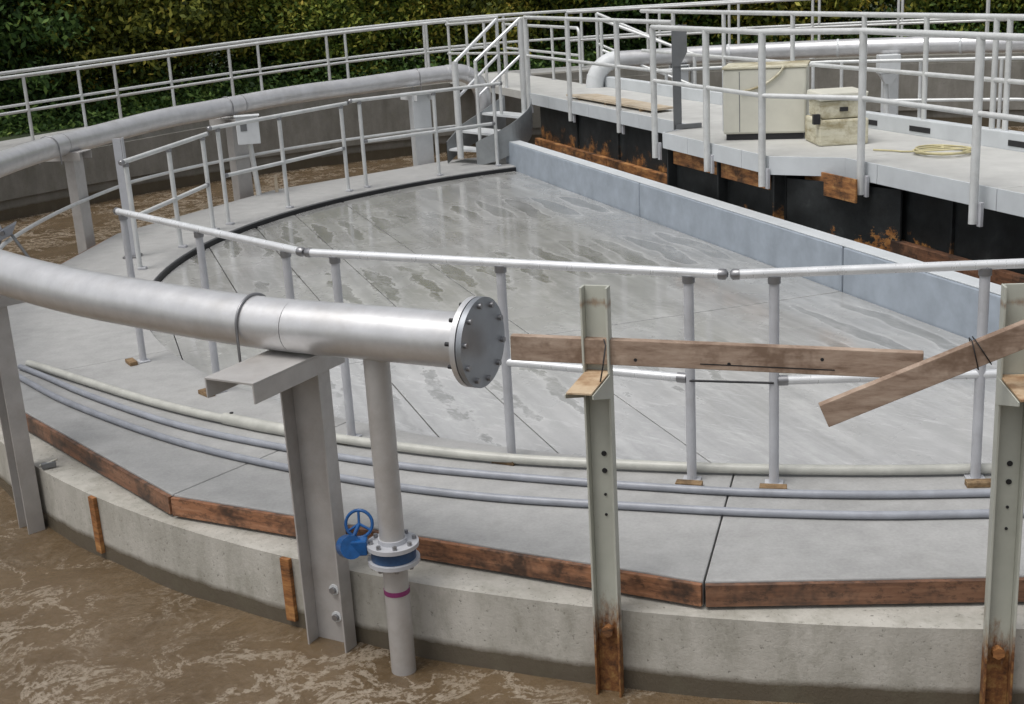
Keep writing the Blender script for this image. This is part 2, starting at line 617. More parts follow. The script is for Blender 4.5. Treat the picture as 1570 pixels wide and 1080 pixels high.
# ------------------------------------------------------------------ the tank itself
tank = thing('tank', 'round concrete tank with pale slab rim rising from the brown water', 'tank', P(0, 0, -.5))
part('wall', MB().sector(7.0, 7.47, 0, 360, -1.6, -.125, 2), 'wall', tank)
V0 = -106.2                       # vertex angles of the sixteen-sided slab edge
RV = 7.385
for k in range(16):
    a0 = V0 + 22.5 * k
    a1 = a0 + 22.5
    g = .03
    inn = [P(6.07, a1 - g - (a1 - a0 - 2 * g) * i / 10) for i in range(11)]
    poly = [P(RV, a0 + g), P(RV, a1 - g)] + inn
    sl = part('slab_panel', MB().prism([(p.x, p.y) for p in poly], -.121, 0), 'slab', tank, bevel=.006)
    # timber edge board on the outer face
    q0, q1 = P(RV, a0 + .04), P(RV, a1 - .04)
    d = (q1 - q0).normalized()
    nrm = Vector((d.y, -d.x, 0))
    c = (q0 + q1) / 2 + nrm * .014 + Vector((0, 0, -.058))
    part('edge_board', MB().box(c, d * (q1 - q0).length / 2, nrm * .012, (0, 0, .05)), 'board', sl, bevel=.002)
# rusty timber strips left on the wall face
for a, lean in ((-133.6, .2), (-121.9, .1), (-88.6, 0)):
    tv = Vector((-math.sin(R(a)), math.cos(R(a)), 0))
    nr = Vector((math.cos(R(a)), math.sin(R(a)), 0))
    c = P(7.482, a, -.29)
    part('rust_strap', MB().box(c, tv * .028, nr * .012, Vector((0, 0, .165)) - tv * .01 * lean), 'rust', tank, bevel=.002)

part('dark_strip', MB().sector(6.052, 6.066, 60, 186, -.2, -.016, 2), 'dark', tank)  # black strip along the inner face of the far rim
# sunken cover panels inside the rim, joints across and along the bridge direction
cover = thing('tank_cover', 'wet grey concrete cover inside the rim with long puddle stains', 'cover', B(-3, 0, -.055))
RC = 6.045
offs = [-6.05, -5.88, -5.24, -4.63, -4.1, -3.42, -.815]
ss = [-6.1, -1.96, 1.93, 6.1]


def clip_circle(o0, o1, s0, s1):
    """rectangle in bridge coordinates cut by the circle RC"""
    pts = []

    def inside(o_, s_):
        return o_ * o_ + s_ * s_ <= RC * RC
    N = 40
    ring = []
    for i in range(N):
        ring.append((o0 + (o1 - o0) * i / N, s0))
    for i in range(N):
        ring.append((o1, s0 + (s1 - s0) * i / N))
    for i in range(N):
        ring.append((o1 - (o1 - o0) * i / N, s1))
    for i in range(N):
        ring.append((o0, s1 - (s1 - s0) * i / N))
    out = []
    om = (o0 + o1) / 2
    sm_ = max(s0, min(s1, 0))
    # pull outside points towards an anchor inside, onto the circle, clamped to the rectangle
    for (o_, s_) in ring:
        if inside(o_, s_):
            out.append((o_, s_))
    # sample the circle inside the rectangle
    for i in range(1440):
        a = 2 * math.pi * i / 1440
        o_, s_ = RC * math.cos(a), RC * math.sin(a)
        if o0 < o_ < o1 and s0 < s_ < s1:
            out.append((o_, s_))
    if len(out) < 3:
        return None
    co = sum(p[0] for p in out) / len(out)
    cs = sum(p[1] for p in out) / len(out)
    out.sort(key=lambda p: math.atan2(p[1] - cs, p[0] - co))
    return out


G = .004
for sgn in (1, -1):
    for i in range(len(offs) - 1):
        for j in range(3):
            o0, o1, s0, s1 = offs[i] + G, offs[i + 1] - G, ss[j] + G * 1.6, ss[j + 1] - G * 1.6
            if sgn < 0:
                if i != len(offs) - 2:
                    continue
                o0, o1 = 1.3, 6.0
            pl = clip_circle(o0, o1, s0, s1)
            if pl:
                q = [B(a, b) for a, b in pl]
                part('cover_panel', MB().prism([(p.x, p.y) for p in q], -.2, -.06), 'cover', cover, bevel=.003)
struct('tank_floor', MB().sector(0.01, 7.05, 0, 360, -1.5, -1.3, 6), 'dark')

# ------------------------------------------------------------------ curb beside the bridge
curb = thing('concrete_curb', 'blue-grey upstand curb along the cover below the black bridge side', 'curb', B(-.7, 0, -.05))
for (s0, s1) in ((-6.4, -1.97), (-1.95, 1.92), (1.94, 6.42)):
    part('curb_section', MB().prism([(p.x, p.y) for p in (B(-.81, s0), B(-.655, s0), B(-.655, s1), B(-.81, s1))], -.3, .3), 'curb', curb, bevel=.012)
part('cap', MB().prism([(p.x, p.y) for p in (B(-.803, -6.39), B(-.64, -6.39), B(-.64, 6.41), B(-.803, 6.41))], .302, .31), 'fascia', curb, bevel=.002)

# ------------------------------------------------------------------ bridge
bridge = thing('bridge', 'footbridge with pale deck, grey fascia and black rusty side across the tank', 'bridge', B(.5, 0, .6))
DZ = .82
outline = [(-.13, -7.4), (-.13, -1.15), (-.13, -1.0), (-.6, -.48), (-.62, -.36), (-.57, .7), (-.57, 1.75), (-.4, 2.05), (0, 2.3), (0, 12.0), (1.15, 12.0), (1.15, -7.4)]
# deck as slabs lengthwise
cuts = [(-7.4, -2.95), (-2.94, -1.0), (-.99, .65), (.66, 2.3), (2.31, 5.2), (5.21, 7.7), (7.71, 12.0)]


def near_edge(s):
    pts = [(-7.4, -.2), (-1.45, -.15), (-.98, -.15), (-.45, -.6), (1.8, -.57), (2.05, -.05), (12, 0)]
    for (a, x), (b, y) in zip(pts, pts[1:]):
        if a <= s <= b:
            return x + (y - x) * (s - a) / (b - a)
    return 0


for (s0, s1) in cuts:
    kn = [s0] + [k for k in (-1.45, -.98, -.45, 1.8, 2.05) if s0 < k < s1] + [s1]
    poly = [B(near_edge(k) + .02, k) for k in reversed(kn)] + [B(1.15, s0), B(1.15, s1)]
    part('deck_slab', MB().prism([(p.x, p.y) for p in poly], DZ - .12, DZ), 'deck', bridge, bevel=.004)
fp = [-7.4, -4.5, -2.95, -1.45, -.98, -.45, .05, 1.2, 1.8, 2.05, 3.57, 5.18, 6.7, 7.6]
for s0, s1 in zip(fp, fp[1:]):
    if (s0, s1) == (1.8, 2.05):
        pass
    a, b = B(near_edge(s0), s0 + .004), B(near_edge(s1), s1 - .004)
    d = (b - a)
    nn = Vector((-d.y, d.x, 0)).normalized()
    c = (a + b) / 2 + nn * .004
    part('fascia_panel', MB().box(Vector((c.x, c.y, DZ - .075)), d / 2, nn * .008, (0, 0, .082)), 'fascia', bridge, bevel=.002)
# black steel side set back below the deck
for s0, s1 in ((-7.2, -3.6), (-3.59, -1.0), (-.99, 1.9), (1.91, 4.4), (4.41, 7.3)):
    part('side_plate', MB().prism([(p.x, p.y) for p in (B(.045, s0), B(.075, s0), B(.075, s1), B(.045, s1))], -.6, .695), 'black' if s0 > 1.5 else 'tar', bridge, bevel=.003)
for s in (-5, -3.6, -2.2, -.8, .4, 1.8, 3.0, 4.4, 5.8):
    c = B(.03, s, .1)
    part('stiffener', MB().box(c, Vector((NX, NY, 0)) * .013, Vector((UX, UY, 0)) * .012, (0, 0, .58)), 'black', bridge)
for s0, s1 in ((-7.2, -3.3), (-3.28, -.7), (-.68, 1.9), (1.92, 4.6), (4.62, 7.3)):
    part('timber_packer', MB().prism([(p.x, p.y) for p in (B(-.06, s0), B(.014, s0), B(.014, s1), B(-.06, s1))], .03, .19), 'rust' if s0 > -1 else 'board', bridge, bevel=.004)
# rusty plates below the bulge
for s0, s1, o in ((.72, 1.72, -.5), (-.33, .6, -.53), (-1.35, -.55, -.3), (2.1, 2.9, 0.03)):
    part('rust_plate', MB().prism([(p.x, p.y) for p in (B(o, s0), B(o + .02, s0), B(o + .02, s1), B(o, s1))], .5 if o < 0 else .3, .70), 'rust', bridge, bevel=.003)
for s0, s1 in ((-.46, .64), (.66, 1.78)):
    part('skirt_plate', MB().prism([(p.x, p.y) for p in (B(-.44, s0), B(-.42, s0), B(-.42, s1), B(-.44, s1))], .06, .70), 'tar', bridge, bevel=.003)
part('skirt_plate', MB().prism([(p.x, p.y) for p in (B(-.44, -.48), B(-.03, -1.6), B(-.01, -1.6), B(-.42, -.47))], .06, .62), 'tar', bridge, bevel=.003)
for s in (.65, 1.78, -.42):
    part('bracket', MB().box(B(-.4, s, .45), Vector((NX, NY, 0)) * .14, Vector((UX, UY, 0)) * .015, (0, 0, .22)), 'black', bridge)
# back upstand with dark slots
part('back_upstand', MB().prism([(p.x, p.y) for p in (B(1.155, -7.4), B(1.26, -7.4), B(1.26, 8.2), B(1.155, 8.2))], .2, DZ + .15), 'fascia', bridge, bevel=.01)
for s in (-3.3, -1.75, -.35, .5, 1.1):
    part('slot', MB().prism([(p.x, p.y) for p in (B(1.15, s), B(1.1536, s), B(1.1536, s + .32), B(1.15, s + .32))], DZ + .035, DZ + .085), 'dark', bridge)
part('far_side_plate', MB().prism([(p.x, p.y) for p in (B(1.0, -7.2), B(1.04, -7.2), B(1.04, 7.3), B(1.0, 7.3))], -.6, .695), 'black', bridge)


# ------------------------------------------------------------------ guardrails
def rail_thing(name, label, top, mid_z, posts, mat_top, mat_post, foot, rt_=.024, rp=.024, group=None, mids=None, cat='guardrail', blocks=False, plate=True):
    """top: list of points of the top rail; posts: list of (x,y) on plan; foot: z (or function)"""
    t = thing(name, label, cat, posts[0].xyz if hasattr(posts[0], 'xyz') else posts[0], group)
    part('top_rail', MB().tube(top, rt_, 12), mat_top, t)
    for m in (mids or []):
        part('mid_rail', MB().tube(m, rt_ * .9, 10), mat_top, t)
    return t


def add_posts(t, plist, z0, zt, mat, rp=.027, foot=.0, plate=True, out=None, n=10):
    for p in plist:
        a = Vector((p.x, p.y, z0(p) if callable(z0) else z0))
        b = Vector((p.x, p.y, zt(p) if callable(zt) else zt))
        po = part('post', MB().tube([a, b], rp, n), mat, t)
        if plate:
            part('base_plate', MB().disc(a + Vector((0, 0, .006)), (0, 0, 1), rp * 1.7, .012, 12), 'galv', po)


def lerp(a, b, t):
    return a + (b - a) * t


def chord_point(A, Bp, ang):
    """point on chord A-B seen from the centre under angle ang"""
    d = Vector((math.cos(R(ang)), math.sin(R(ang)), 0))
    a = Vector((A.x - CX, A.y - CY, 0))
    e = Vector((Bp.x - A.x, Bp.y - A.y, 0))
    den = e.x * d.y - e.y * d.x
    k = (a.y * d.x - a.x * d.y) / den if abs(den) > 1e-9 else 0
    k = (a.y * d.x - a.x * d.y) / den
    return Vector((A.x + e.x * k, A.y + e.y * k, 0))


TOPZ = 1.075
RJ = 6.325


def section(name, label, a0, a1, ztop, posts, near=True, midz=.54, mid_extra=(.5, .5)):
    """one bay of the rim guardrail between joints a0 and a1, degrees"""
    A, E = P(RJ, a0, ztop), P(RJ, a1, ztop)
    d = (E - A).normalized()
    t = thing(name, label, 'guardrail', P(6.28, (a0 + a1) / 2, 0), 'aluminium guardrail bays round the tank rim')
    mat = 'alu' if near else 'farrail'
    A2, E2 = A + d * .018, E - d * .018
    part('top_rail', MB().tube([A2, E2], .0235, 14), mat, t)
    for q, sg in ((A2, 1), (E2, -1)):
        part('end_cap', MB().tube([q - d * .012 * sg, q, q + d * .03 * sg], .02, 12, rs=[.014, .027, .027]), 'bolt', t)
    pp = [chord_point(A, E, a) for a in posts]
    # mid rail bent slightly, running between the outer two posts with caps
    m = [Vector((p.x, p.y, midz)) for p in (pp[0], pp[-1])]
    dm = (m[1] - m[0]).normalized()
    m0, m1 = m[0] + dm * .03, m[1] - dm * .03
    part('mid_rail', MB().tube([m0, m1], .0225, 12), mat, t)
    for q, sg in ((m0, 1), (m1, -1)):
        part('end_cap', MB().tube([q - dm * .012 * sg, q + dm * .035 * sg], .026, 12), 'bolt', t)
    for i, p in enumerate(pp):
        a = Vector((p.x, p.y, .0))
        b = Vector((p.x, p.y, ztop - .02))
        po = part('post', MB().tube([a, b], .0245, 12), 'galv' if near else 'farrail', t)
        part('collar', MB().tube([b - Vector((0, 0, .03)), b + Vector((0, 0, .004))], .031, 12), 'bolt', po)
        if near:
            out = (Vector((p.x - CX, p.y - CY, 0))).normalized()
            tv = Vector((-out.y, out.x, 0))
            c = Vector((p.x, p.y, .014)) + out * .085
            part('wood_block', MB().box(c, tv * .066, out * .028, (0, 0, .0135)), 'block', po, bevel=.003)
            part('base_plate', MB().box(Vector((p.x, p.y, .006)), tv * .045, out * .04, (0, 0, .005)), 'galv', po, bevel=.002)
        else:
            inn = -(Vector((p.x - CX, p.y - CY, 0))).normalized()
            part('foot_bracket', MB().box(Vector((p.x, p.y, .012)) + inn * .02, inn * .04, Vector((-inn.y, inn.x, 0)) * .03, (0, 0, .011)), 'galv', po, bevel=.003)
    return t


section('guardrail', 'bright guardrail bay behind the large blind flange and valve pipe', -128.5, -106.2, TOPZ, (-126.7, -117.3, -108.0))
section('guardrail', 'bright guardrail bay behind the brown planks at the right edge', -106.2, -83.7, TOPZ, (-104.3, -95.4, -85.4))
section('guardrail', 'short bright guardrail bay sloping left, ending at the open gap in the rim', -150.6, -128.5, TOPZ, (-149.6, -139.7, -130.3))
section('guardrail', 'far grey guardrail bay next to the curved stair', 115.6, 137.6, 1.10, (117.0, 125.9, 136.2), False, .58)
section('guardrail', 'far grey guardrail bay in front of the grey enclosure box', 137.6, 160.7, 1.08, (139.0, 149.8, 159.3), False, .54)
section('guardrail', 'far grey guardrail bay starting beside the tall post at the gap', 160.7, 180.6, 1.03, (162.2, 170.5, 179.6), False, .5)
# thin rods closing the gaps between neighbouring bays
for a0, a1, z, l in ((-108.0, -104.3, .535, 'thin rod closing the gap between two bright rail posts near the planks'),
                     (-130.3, -126.7, .535, 'thin rod closing the gap between two rail posts behind the big pipe')):
    tag(part('tie_rod', MB().tube([P(6.31, a0, z), P(6.31, a1, z)], .006, 8), 'dark'), l, 'rod')
# other half of the rim, beyond the bridge
t = thing('guardrail', 'distant rim guardrail beyond the bridge in front of the far pipe', 'guardrail', P(6.28, 60, 0))
pts = [P(RJ, a, 1.1) for a in (96, 73.8, 51.3, 28.8, 6.3)]
part('top_rail', MB().tube(pts, .024, 10), 'farrail', t)
part('mid_rail', MB().tube([p - Vector((0, 0, .53)) for p in pts], .022, 10), 'farrail', t)
add_posts(t, [P(6.27, a) for a in (94, 85, 75.5, 72, 62.5, 53, 49.6, 40, 30, 20)], 0, 1.09, 'farrail', .024)

# tall angle post standing at the gap with the curved service rail
t = thing('tall_post', 'tall grey flat post standing at the gap in the rim guardrail', 'post', P(6.66, 174.6, 0))
pc = P(6.62, 174.2, 0) + Vector((.04, 0, 0))
part('flange', MB().box(Vector((pc.x, pc.y, .56)), (.036, .01, 0), (-.001, .006, 0), (0, 0, .62)), 'galv', t, bevel=.002)
part('web', MB().box(Vector((pc.x + .045, pc.y + .045, .56)), (.005, 0, 0), (0, .038, 0), (0, 0, .62)), 'galv', t, bevel=.002)
part('base_plate', MB().box(Vector((pc.x, pc.y, .012)), (.08, 0, 0), (0, .08, 0), (0, 0, .008)), 'bolt', t, bevel=.002)

# service conduit hung on the far columns
pts = []
for i in range(40):
    k = i / 39
    a = 181.5 - k * 66
    z = .36 + .14 * min(1, k * 3) - .04 * k
    pts.append(P(7.47, a, z))
pts = [P(7.5, 184.5, .28)] + pts
tag(part('service_conduit', MB().tube(pts, .02, 10), 'farrail'), 'long thin curved conduit hung along the far pipe columns', 'conduit')
t = thing('pipe_bracket', 'small blue-grey bolted bracket above the big pipe at the left edge', 'bracket', P(7.5, -175.5, .3))
c = P(7.5, -179.2, .44)
part('plate', MB().box(c, (.11, .03, .05), (-.02, .06, .0), (.03, 0, .055)), 'bluegrey', t, bevel=.006)
part('arm', MB().box(c + Vector((-.08, 0, .17)), (.045, 0, 0), (0, .03, 0), (-.03, 0, .13)), 'boxg', t, bevel=.004)
part('strut', MB().tube([c + Vector((.08, 0, 0)), c + Vector((.26, -.08, -.26))], .014, 8), 'steel', t)
part('strut', MB().tube([c + Vector((-.02, 0, -.04)), c + Vector((-.14, -.05, -.3))], .014, 8), 'steel', t)
part('bolt', MB().disc(c + Vector((.03, -.07, .02)), (0, 1, 0), .022, .03, 6), 'bolt', t)
part('bolt', MB().disc(c + Vector((-.06, -.07, -.01)), (0, 1, 0), .022, .03, 6), 'bolt', t)
t = thing('ledge_clamp', 'small dark clamp lying on the concrete ledge below the timber edge at the left', 'clamp', P(7.43, -138.4, -.12))
c = P(7.43, -138.4, -.10)
part('jaw', MB().box(c, (.035, .02, 0), (-.008, .014, 0), (0, 0, .015)), 'steel', t, bevel=.003)
part('screw', MB().tube([c + Vector((-.05, -.01, .0)), c + Vector((.05, .015, .025))], .006, 8), 'greenpost', t)

# ------------------------------------------------------------------ big ring pipe
PR, PRR, PZ = .116, 7.6, 1.088


def pz(a):
    a = a % 360
    t_ = [(116, 1.2), (132, 1.15), (150, 1.10), (165, 1.05), (180, 1.03), (200, 1.09), (218, 1.125), (232, 1.105), (240, 1.088), (250, 1.088)]
    for (a0_, z0_), (a1_, z1_) in zip(t_, t_[1:]):
        if a0_ <= a <= a1_:
            k_ = (a - a0_) / (a1_ - a0_)
            return z0_ + (z1_ - z0_) * k_ * k_ * (3 - 2 * k_)
    return 1.2 if a < 116 else 1.088


pipe = thing('ring_pipe', 'big dull steel pipe curving round the tank and ending in a blind flange', 'pipe', P(7.6, -121, 1.0))
e0 = P(PRR, -119.5, PZ)                                    # straight end piece
tan = Vector((-math.sin(R(-118.2)), math.cos(R(-118.2)), 0))
endp = P(PRR + .03, -112.75, PZ)
tan = (endp - e0).normalized()
nrv = Vector((tan.y, -tan.x, 0))
segs = [(-119.5, -143), (-143.2, -168), (-168.2, -192.5), (-192.7, -217), (-217.2, -242.5)]
part('pipe_section', MB().tube([e0, endp - tan * .02], PR, 40), 'pipe', pipe)
for a0, a1 in segs:
    part('pipe_section', MB().tube([P(PRR, q.x, pz(q.x)) for q in [Vector((a0 + (a1 - a0) * i_ / 25, 0, 0)) for i_ in range(26)]], PR, 32), 'pipe', pipe)
for a in (-143.1, -168.1, -192.6, -217.1):
    tv = Vector((-math.sin(R(a)), math.cos(R(a)), 0))
    part('weld_seam', MB().disc(P(PRR, a, pz(a)), tv, PR + .0025, .012, 32), 'pipe', pipe)
# elbow down at the far end
c0 = P(PRR, 116.5, pz(116.5))
tv = Vector((math.sin(R(116.5)), -math.cos(R(116.5)), 0))
el = [c0 + tv * (.42 * math.sin(R(x))) + Vector((0, 0, -.42 * (1 - math.cos(R(x))))) for x in range(0, 91, 9)]
el = [P(PRR, 117.6, pz(117.6))] + el + [el[-1] + Vector((0, 0, -1.2))]
part('elbow', MB().tube(el, PR * 1.05, 24), 'pipe', pipe)
for x in (22, 45, 68):
    d = tv * math.cos(R(x)) - Vector((0, 0, math.sin(R(x))))
    part('weld_seam', MB().disc(c0 + tv * (.42 * math.sin(R(x))) + Vector((0, 0, -.42 * (1 - math.cos(R(x))))), d, PR * 1.05 + .004, .014, 24), 'pipe', pipe)
# blind flange
fl = part('flange_ring', MB().disc(endp - tan * .012, tan, .184, .024, 48), 'pipe', pipe, bevel=.002)
part('gasket', MB().disc(endp + tan * .003, tan, .174, .008, 40), 'dark', pipe)
bf = part('blind_flange', MB().disc(endp + tan * .018, tan, .184, .024, 48), 'plate', pipe, bevel=.002)
for k in range(10):
    an = 2 * math.pi * (k + .3) / 10
    q = endp + (nrv * math.cos(an) + Vector((0, 0, 1)) * math.sin(an)) * .157
    part('bolt', MB().disc(q + tan * .036, tan, .0125, .016, 6), 'bolt', bf)
    part('bolt', MB().tube([q - tan * .055, q - tan * .02], .009, 8), 'dark', fl)
# u-bolt straps over the pipe at the columns
strap_angles = (-121.2, -139.3, -190.6, -215.2, -238.8)
for a in strap_angles:
    tv = Vector((-math.sin(R(a)), math.cos(R(a)), 0))
    rv = Vector((math.cos(R(a)), math.sin(R(a)), 0))
    c = P(PRR, a, pz(a))
    u = [c + rv * (PR + .007) * math.cos(R(x)) + Vector((0, 0, (PR + .007) * math.sin(R(x)))) for x in range(0, 181, 10)]
    u = [u[0] - Vector((0, 0, .17))] + u + [u[-1] - Vector((0, 0, .17))]
    part('strap', MB().tube(u, .0065, 8), 'bolt', pipe)


# ------------------------------------------------------------------ columns
def channel(mb, c, rv, tv, w, d, th, z0, z1):
    """channel: web towards the tank, flanges pointing outwards along rv"""
    h = (z1 - z0) / 2
    z = Vector((0, 0, (z0 + z1) / 2))
    mb.box(c + z, rv * th / 2, tv * (w / 2 - th), (0, 0, h))
    for s in (-1, 1):
        mb.box(c + z + rv * (d / 2 - th / 2) + tv * s * (w / 2 - th / 2), rv * d / 2, tv * th / 2, (0, 0, h))
    return mb


def column(name, label, a, mat, w, d, z1, r_=7.50, arm=True, arm_w=.2, arm_l=.46, armmat=None, z0=-.55, group=None, arm_z=.96, wood=False):
    t = thing(name, label, 'column', P(r_, a, -.5), group)
    rv = Vector((math.cos(R(a)), math.sin(R(a)), 0))
    tv = Vector((-rv.y, rv.x, 0))
    c = P(r_, a)
    part('channel', channel(MB(), c, rv, tv, w, d, .009, z0, z1), mat, t, bevel=.002)
    for z in ((-.22, -.36) if mat == 'column' else ()):
        for s in (.08,):
            part('bolt', MB().disc(c + rv * .014 + tv * s * w + Vector((0, 0, z)), rv, .017, .022, 6), 'bolt', t)
            part('washer', MB().disc(c + rv * .0065 + tv * s * w + Vector((0, 0, z)), rv, .027, .005, 14), 'boxg', t)
    if arm:
        m = MB()
        cc = c + rv * (arm_l / 2 - .1)
        zc = Vector((0, 0, arm_z))
        m.box(cc + zc, rv * arm_l / 2, tv * arm_w / 2, (0, 0, .005))
        for s in (-1, 1):
            m.box(cc + zc + tv * s * (arm_w / 2 - .004) - Vector((0, 0, .045)), rv * arm_l / 2, tv * .004, (0, 0, .04))
        part('arm', m, armmat or mat, t, bevel=.0015)
    return t


column('pipe_column', 'wide weathered steel column carrying the big pipe left of the blue valve', -119.75, 'column', .225, .085, .955, arm_w=.26, arm_l=.62, group='columns carrying the ring pipe')
column('pipe_column', 'steel column carrying the big pipe at the left edge of the photo', -139.3, 'column', .15, .10, .955, arm_w=.24, arm_l=.5, group='columns carrying the ring pipe')
column('pipe_column', 'steel pipe column left of the tall post beyond the gap', 166.6, 'column', .19, .11, .955, arm_w=.24, arm_l=.5, group='columns carrying the ring pipe')
column('pipe_column', 'steel pipe column behind the grey enclosure box', 144.2, 'column', .24, .12, .955, arm_w=.24, arm_l=.5, group='columns carrying the ring pipe')
column('pipe_column', 'wide pale steel column nearest the far elbow and stair', 121.2, 'boxg', .28, .13, .955, arm_w=.24, arm_l=.5, group='columns carrying the ring pipe')
for a, z1, l in ((-109.2, 1.305, 'pale green post with rusty foot holding the left end of the plank'),
                 (-97.25, 1.305, 'pale green post with rusty foot at the right edge under crossed planks')):
    t = column('bracket_post', l, a, 'greenpost', .112, .055, z1, arm=False, group='pale green bracket posts')
    rv = Vector((math.cos(R(a)), math.sin(R(a)), 0))
    tv = Vector((-rv.y, rv.x, 0))
    c = P(7.5, a)
    m = MB()
    m.box(c + rv * .16 + Vector((0, 0, .955)), rv * .15, tv * .05, (0, 0, .004))
    part('arm_top', m, 'armwood', t, bevel=.001)
    for s in (-1, 1):
        q = c + tv * s * .052
        m = MB().add([q + rv * .01 + Vector((0, 0, .95)), q + rv * .31 + Vector((0, 0, .95)), q + rv * .31 + Vector((0, 0, .935)), q + rv * .01 + Vector((0, 0, .84)),
                      q + tv * s * .005 + rv * .01 + Vector((0, 0, .95)), q + tv * s * .005 + rv * .31 + Vector((0, 0, .95)), q + tv * s * .005 + rv * .31 + Vector((0, 0, .935)), q + tv * s * .005 + rv * .01 + Vector((0, 0, .84))],
                     [(0, 1, 2, 3), (7, 6, 5, 4), (0, 4, 5, 1), (1, 5, 6, 2), (2, 6, 7, 3), (3, 7, 4, 0)])
        part('gusset', m, 'greenpost', t)
    for z in (.60, .525, .42, .33):
        part('bolt_hole', MB().disc(c + rv * .0068 + tv * .008 + Vector((0, 0, z)), rv, .011 if z > .5 else .006, .004, 12), 'dark', t)
    part('bolt', MB().disc(c + rv * .02 + Vector((0, 0, -.2)), rv, .026, .03, 6), 'rust', t)

# grey enclosure on the far column
t = thing('enclosure_box', 'light grey electrical box fixed to a pipe column behind the far guardrail', 'box', P(7.42, 143.8, .75))
rv = Vector((math.cos(R(144)), math.sin(R(144)), 0))
fwd = (Vector((0, 0, 0)) - P(7.4, 144)).normalized()
fwd.z = 0
fwd.normalize()
sid = Vector((-fwd.y, fwd.x, 0))
c = P(7.25, 144.9, .83)
part('body', MB().box(c, sid * .14, fwd * .08, (0, 0, .17)), 'boxg', t, bevel=.008)
part('window', MB().box(c + fwd * .082 - sid * .05 + Vector((0, 0, .04)), sid * .04, fwd * .003, (0, 0, .045)), 'steel', t)
part('hood', MB().box(c + fwd * .02 + Vector((0, 0, .178)), sid * .155, fwd * .1, (0, 0, .006)), 'boxg', t, bevel=.002)
part('pole', MB().tube([c - fwd * .1 + Vector((.0, 0, -.1)), P(7.3, 144, 0)], .035, 10), 'farrail', t)
tag(part('stub_pipe', MB().tube([P(7.2, 142.3, 0), P(7.2, 142.3, .22)], .022, 10), 'ply'), 'short cream stub pipe standing on the rim below the enclosure box', 'pipe')

# ------------------------------------------------------------------ drop pipe with valve
DR, DA = 7.6, -116.45
drop = thing('drop_pipe', 'vertical drop pipe with blue butterfly valve running from the big pipe into the water', 'pipe', P(DR, DA, -.5))
pd = lambda z: P(DR, DA, z)
part('upper_pipe', MB().tube([pd(.13), pd(1.0)], .056, 24), 'column', drop)
part('lower_pipe', MB().tube([pd(-.75), pd(.06)], .056, 24), 'column', drop)
for z in (.125, .05):
    f = part('flange', MB().disc(pd(z), (0, 0, 1), .116, .019, 32), 'galv', drop, bevel=.002)
    for k in range(8):
        an = R(45 * k + 10)
        q = pd(z) + Vector((math.cos(an), math.sin(an), 0)) * .096
        part('bolt', MB().disc(q + Vector((0, 0, .016 if z > .08 else -.016)), (0, 0, 1), .010, .02, 6), 'bolt', f)
part('hub', MB().disc(pd(.144), (0, 0, 1), .064, .022, 24), 'galv', drop)
vb = part('valve_body', MB().disc(pd(.0875), (0, 0, 1), .10, .054, 28), 'darkblue', drop)
part('tape_band', MB().disc(pd(-.1), (0, 0, 1), .0585, .022, 24), 'purple', drop)
# gear box to the left with its hand wheel
gl = Vector((-.93, -.05, .0)).normalized()
g0 = pd(.095)
part('valve_neck', MB().tube([g0 + gl * .085, g0 + gl * .15 + Vector((0, 0, .02))], .022, 12), 'boxg', drop)
gb = g0 + gl * .19 + Vector((0, 0, .03))
gear = part('gear_box', MB().disc(gb, (.35, -.75, .25), .052, .075, 20).box(gb + Vector((.03, 0, .0)), (.05, 0, 0), (0, .03, 0), (0, 0, .035)), 'blue', drop, bevel=.006)
hw = gb + Vector((.045, .05, .085))
hax = Vector((-.12, -.93, .3)).normalized()
hu = Vector((1, 0, 0))
hu = (hu - hax * hu.dot(hax)).normalized()
hv = hax.cross(hu)
ring = [hw + (hu * math.cos(R(x)) + hv * math.sin(R(x))) * .06 for x in range(0, 360, 15)]
wl = part('hand_wheel', MB().tube(ring, .0075, 8, closed=True), 'blue', gear)
m = MB()
for x in (90, 210, 330):
    m.tube([hw, hw + (hu * math.cos(R(x)) + hv * math.sin(R(x))) * .06], .006, 8)
m.tube([hw, gb], .009, 8)
part('spokes', m, 'blue', gear)

# ------------------------------------------------------------------ planks
A, E = Vector((.0, 5.0, 1.05)), Vector((1.53, 4.57, 1.01))
pk = thing('plank', 'long brown plank on edge running right from the blind flange', 'plank', (A + E) / 2)
d = (E - A)
nn = Vector((d.y, -d.x, 0)).normalized()
uu = d.cross(nn).normalized()
if uu.z < 0:
    uu = -uu
m = MB()
n = 24
for i in range(n):
    pass
m.box((A + E) / 2, d / 2, nn * .019, uu * .052)
part('board', m, 'plank', pk, bevel=.003)
part('split', MB().box((A + E) / 2 + d * .14 + nn * .0192 - uu * .03, d * .16, nn * .0006, uu * .0022), 'dark', pk)
for k in (.32, .55, .77):
    part('knot', MB().disc(A + d * k + nn * .0192 + uu * random.Random(int(k * 100)).uniform(-.03, .02), nn, .007, .0012, 10), 'dark', pk)
A, E = P(7.70, -102.6, .875) + Vector((0, -.03, 0)), P(7.66, -92.0, 1.47) + Vector((0, -.06, 0))
pk = thing('plank', 'slanted brown plank leaning across the right green post with a cut free end', 'plank', (A + E) / 2)
d = (E - A)
nn = Vector((d.y, -d.x, 0)).normalized()
uu = d.cross(nn).normalized()
if uu.z < 0:
    uu = -uu
part('board', MB().box((A + E) / 2, d / 2, nn * .019, uu * .046), 'plank', pk, bevel=.003)
loop = lambda c, dn, du: [c + dn * .024 + du * .058, c + dn * .024 - du * .052, c - dn * .024 - du * .052, c - dn * .024 + du * .058]
wire = part('wire_tie', MB().tube(loop(A + d * .37, nn, (uu + d * .1).normalized()), .0022, 6, closed=True), 'dark', pk)
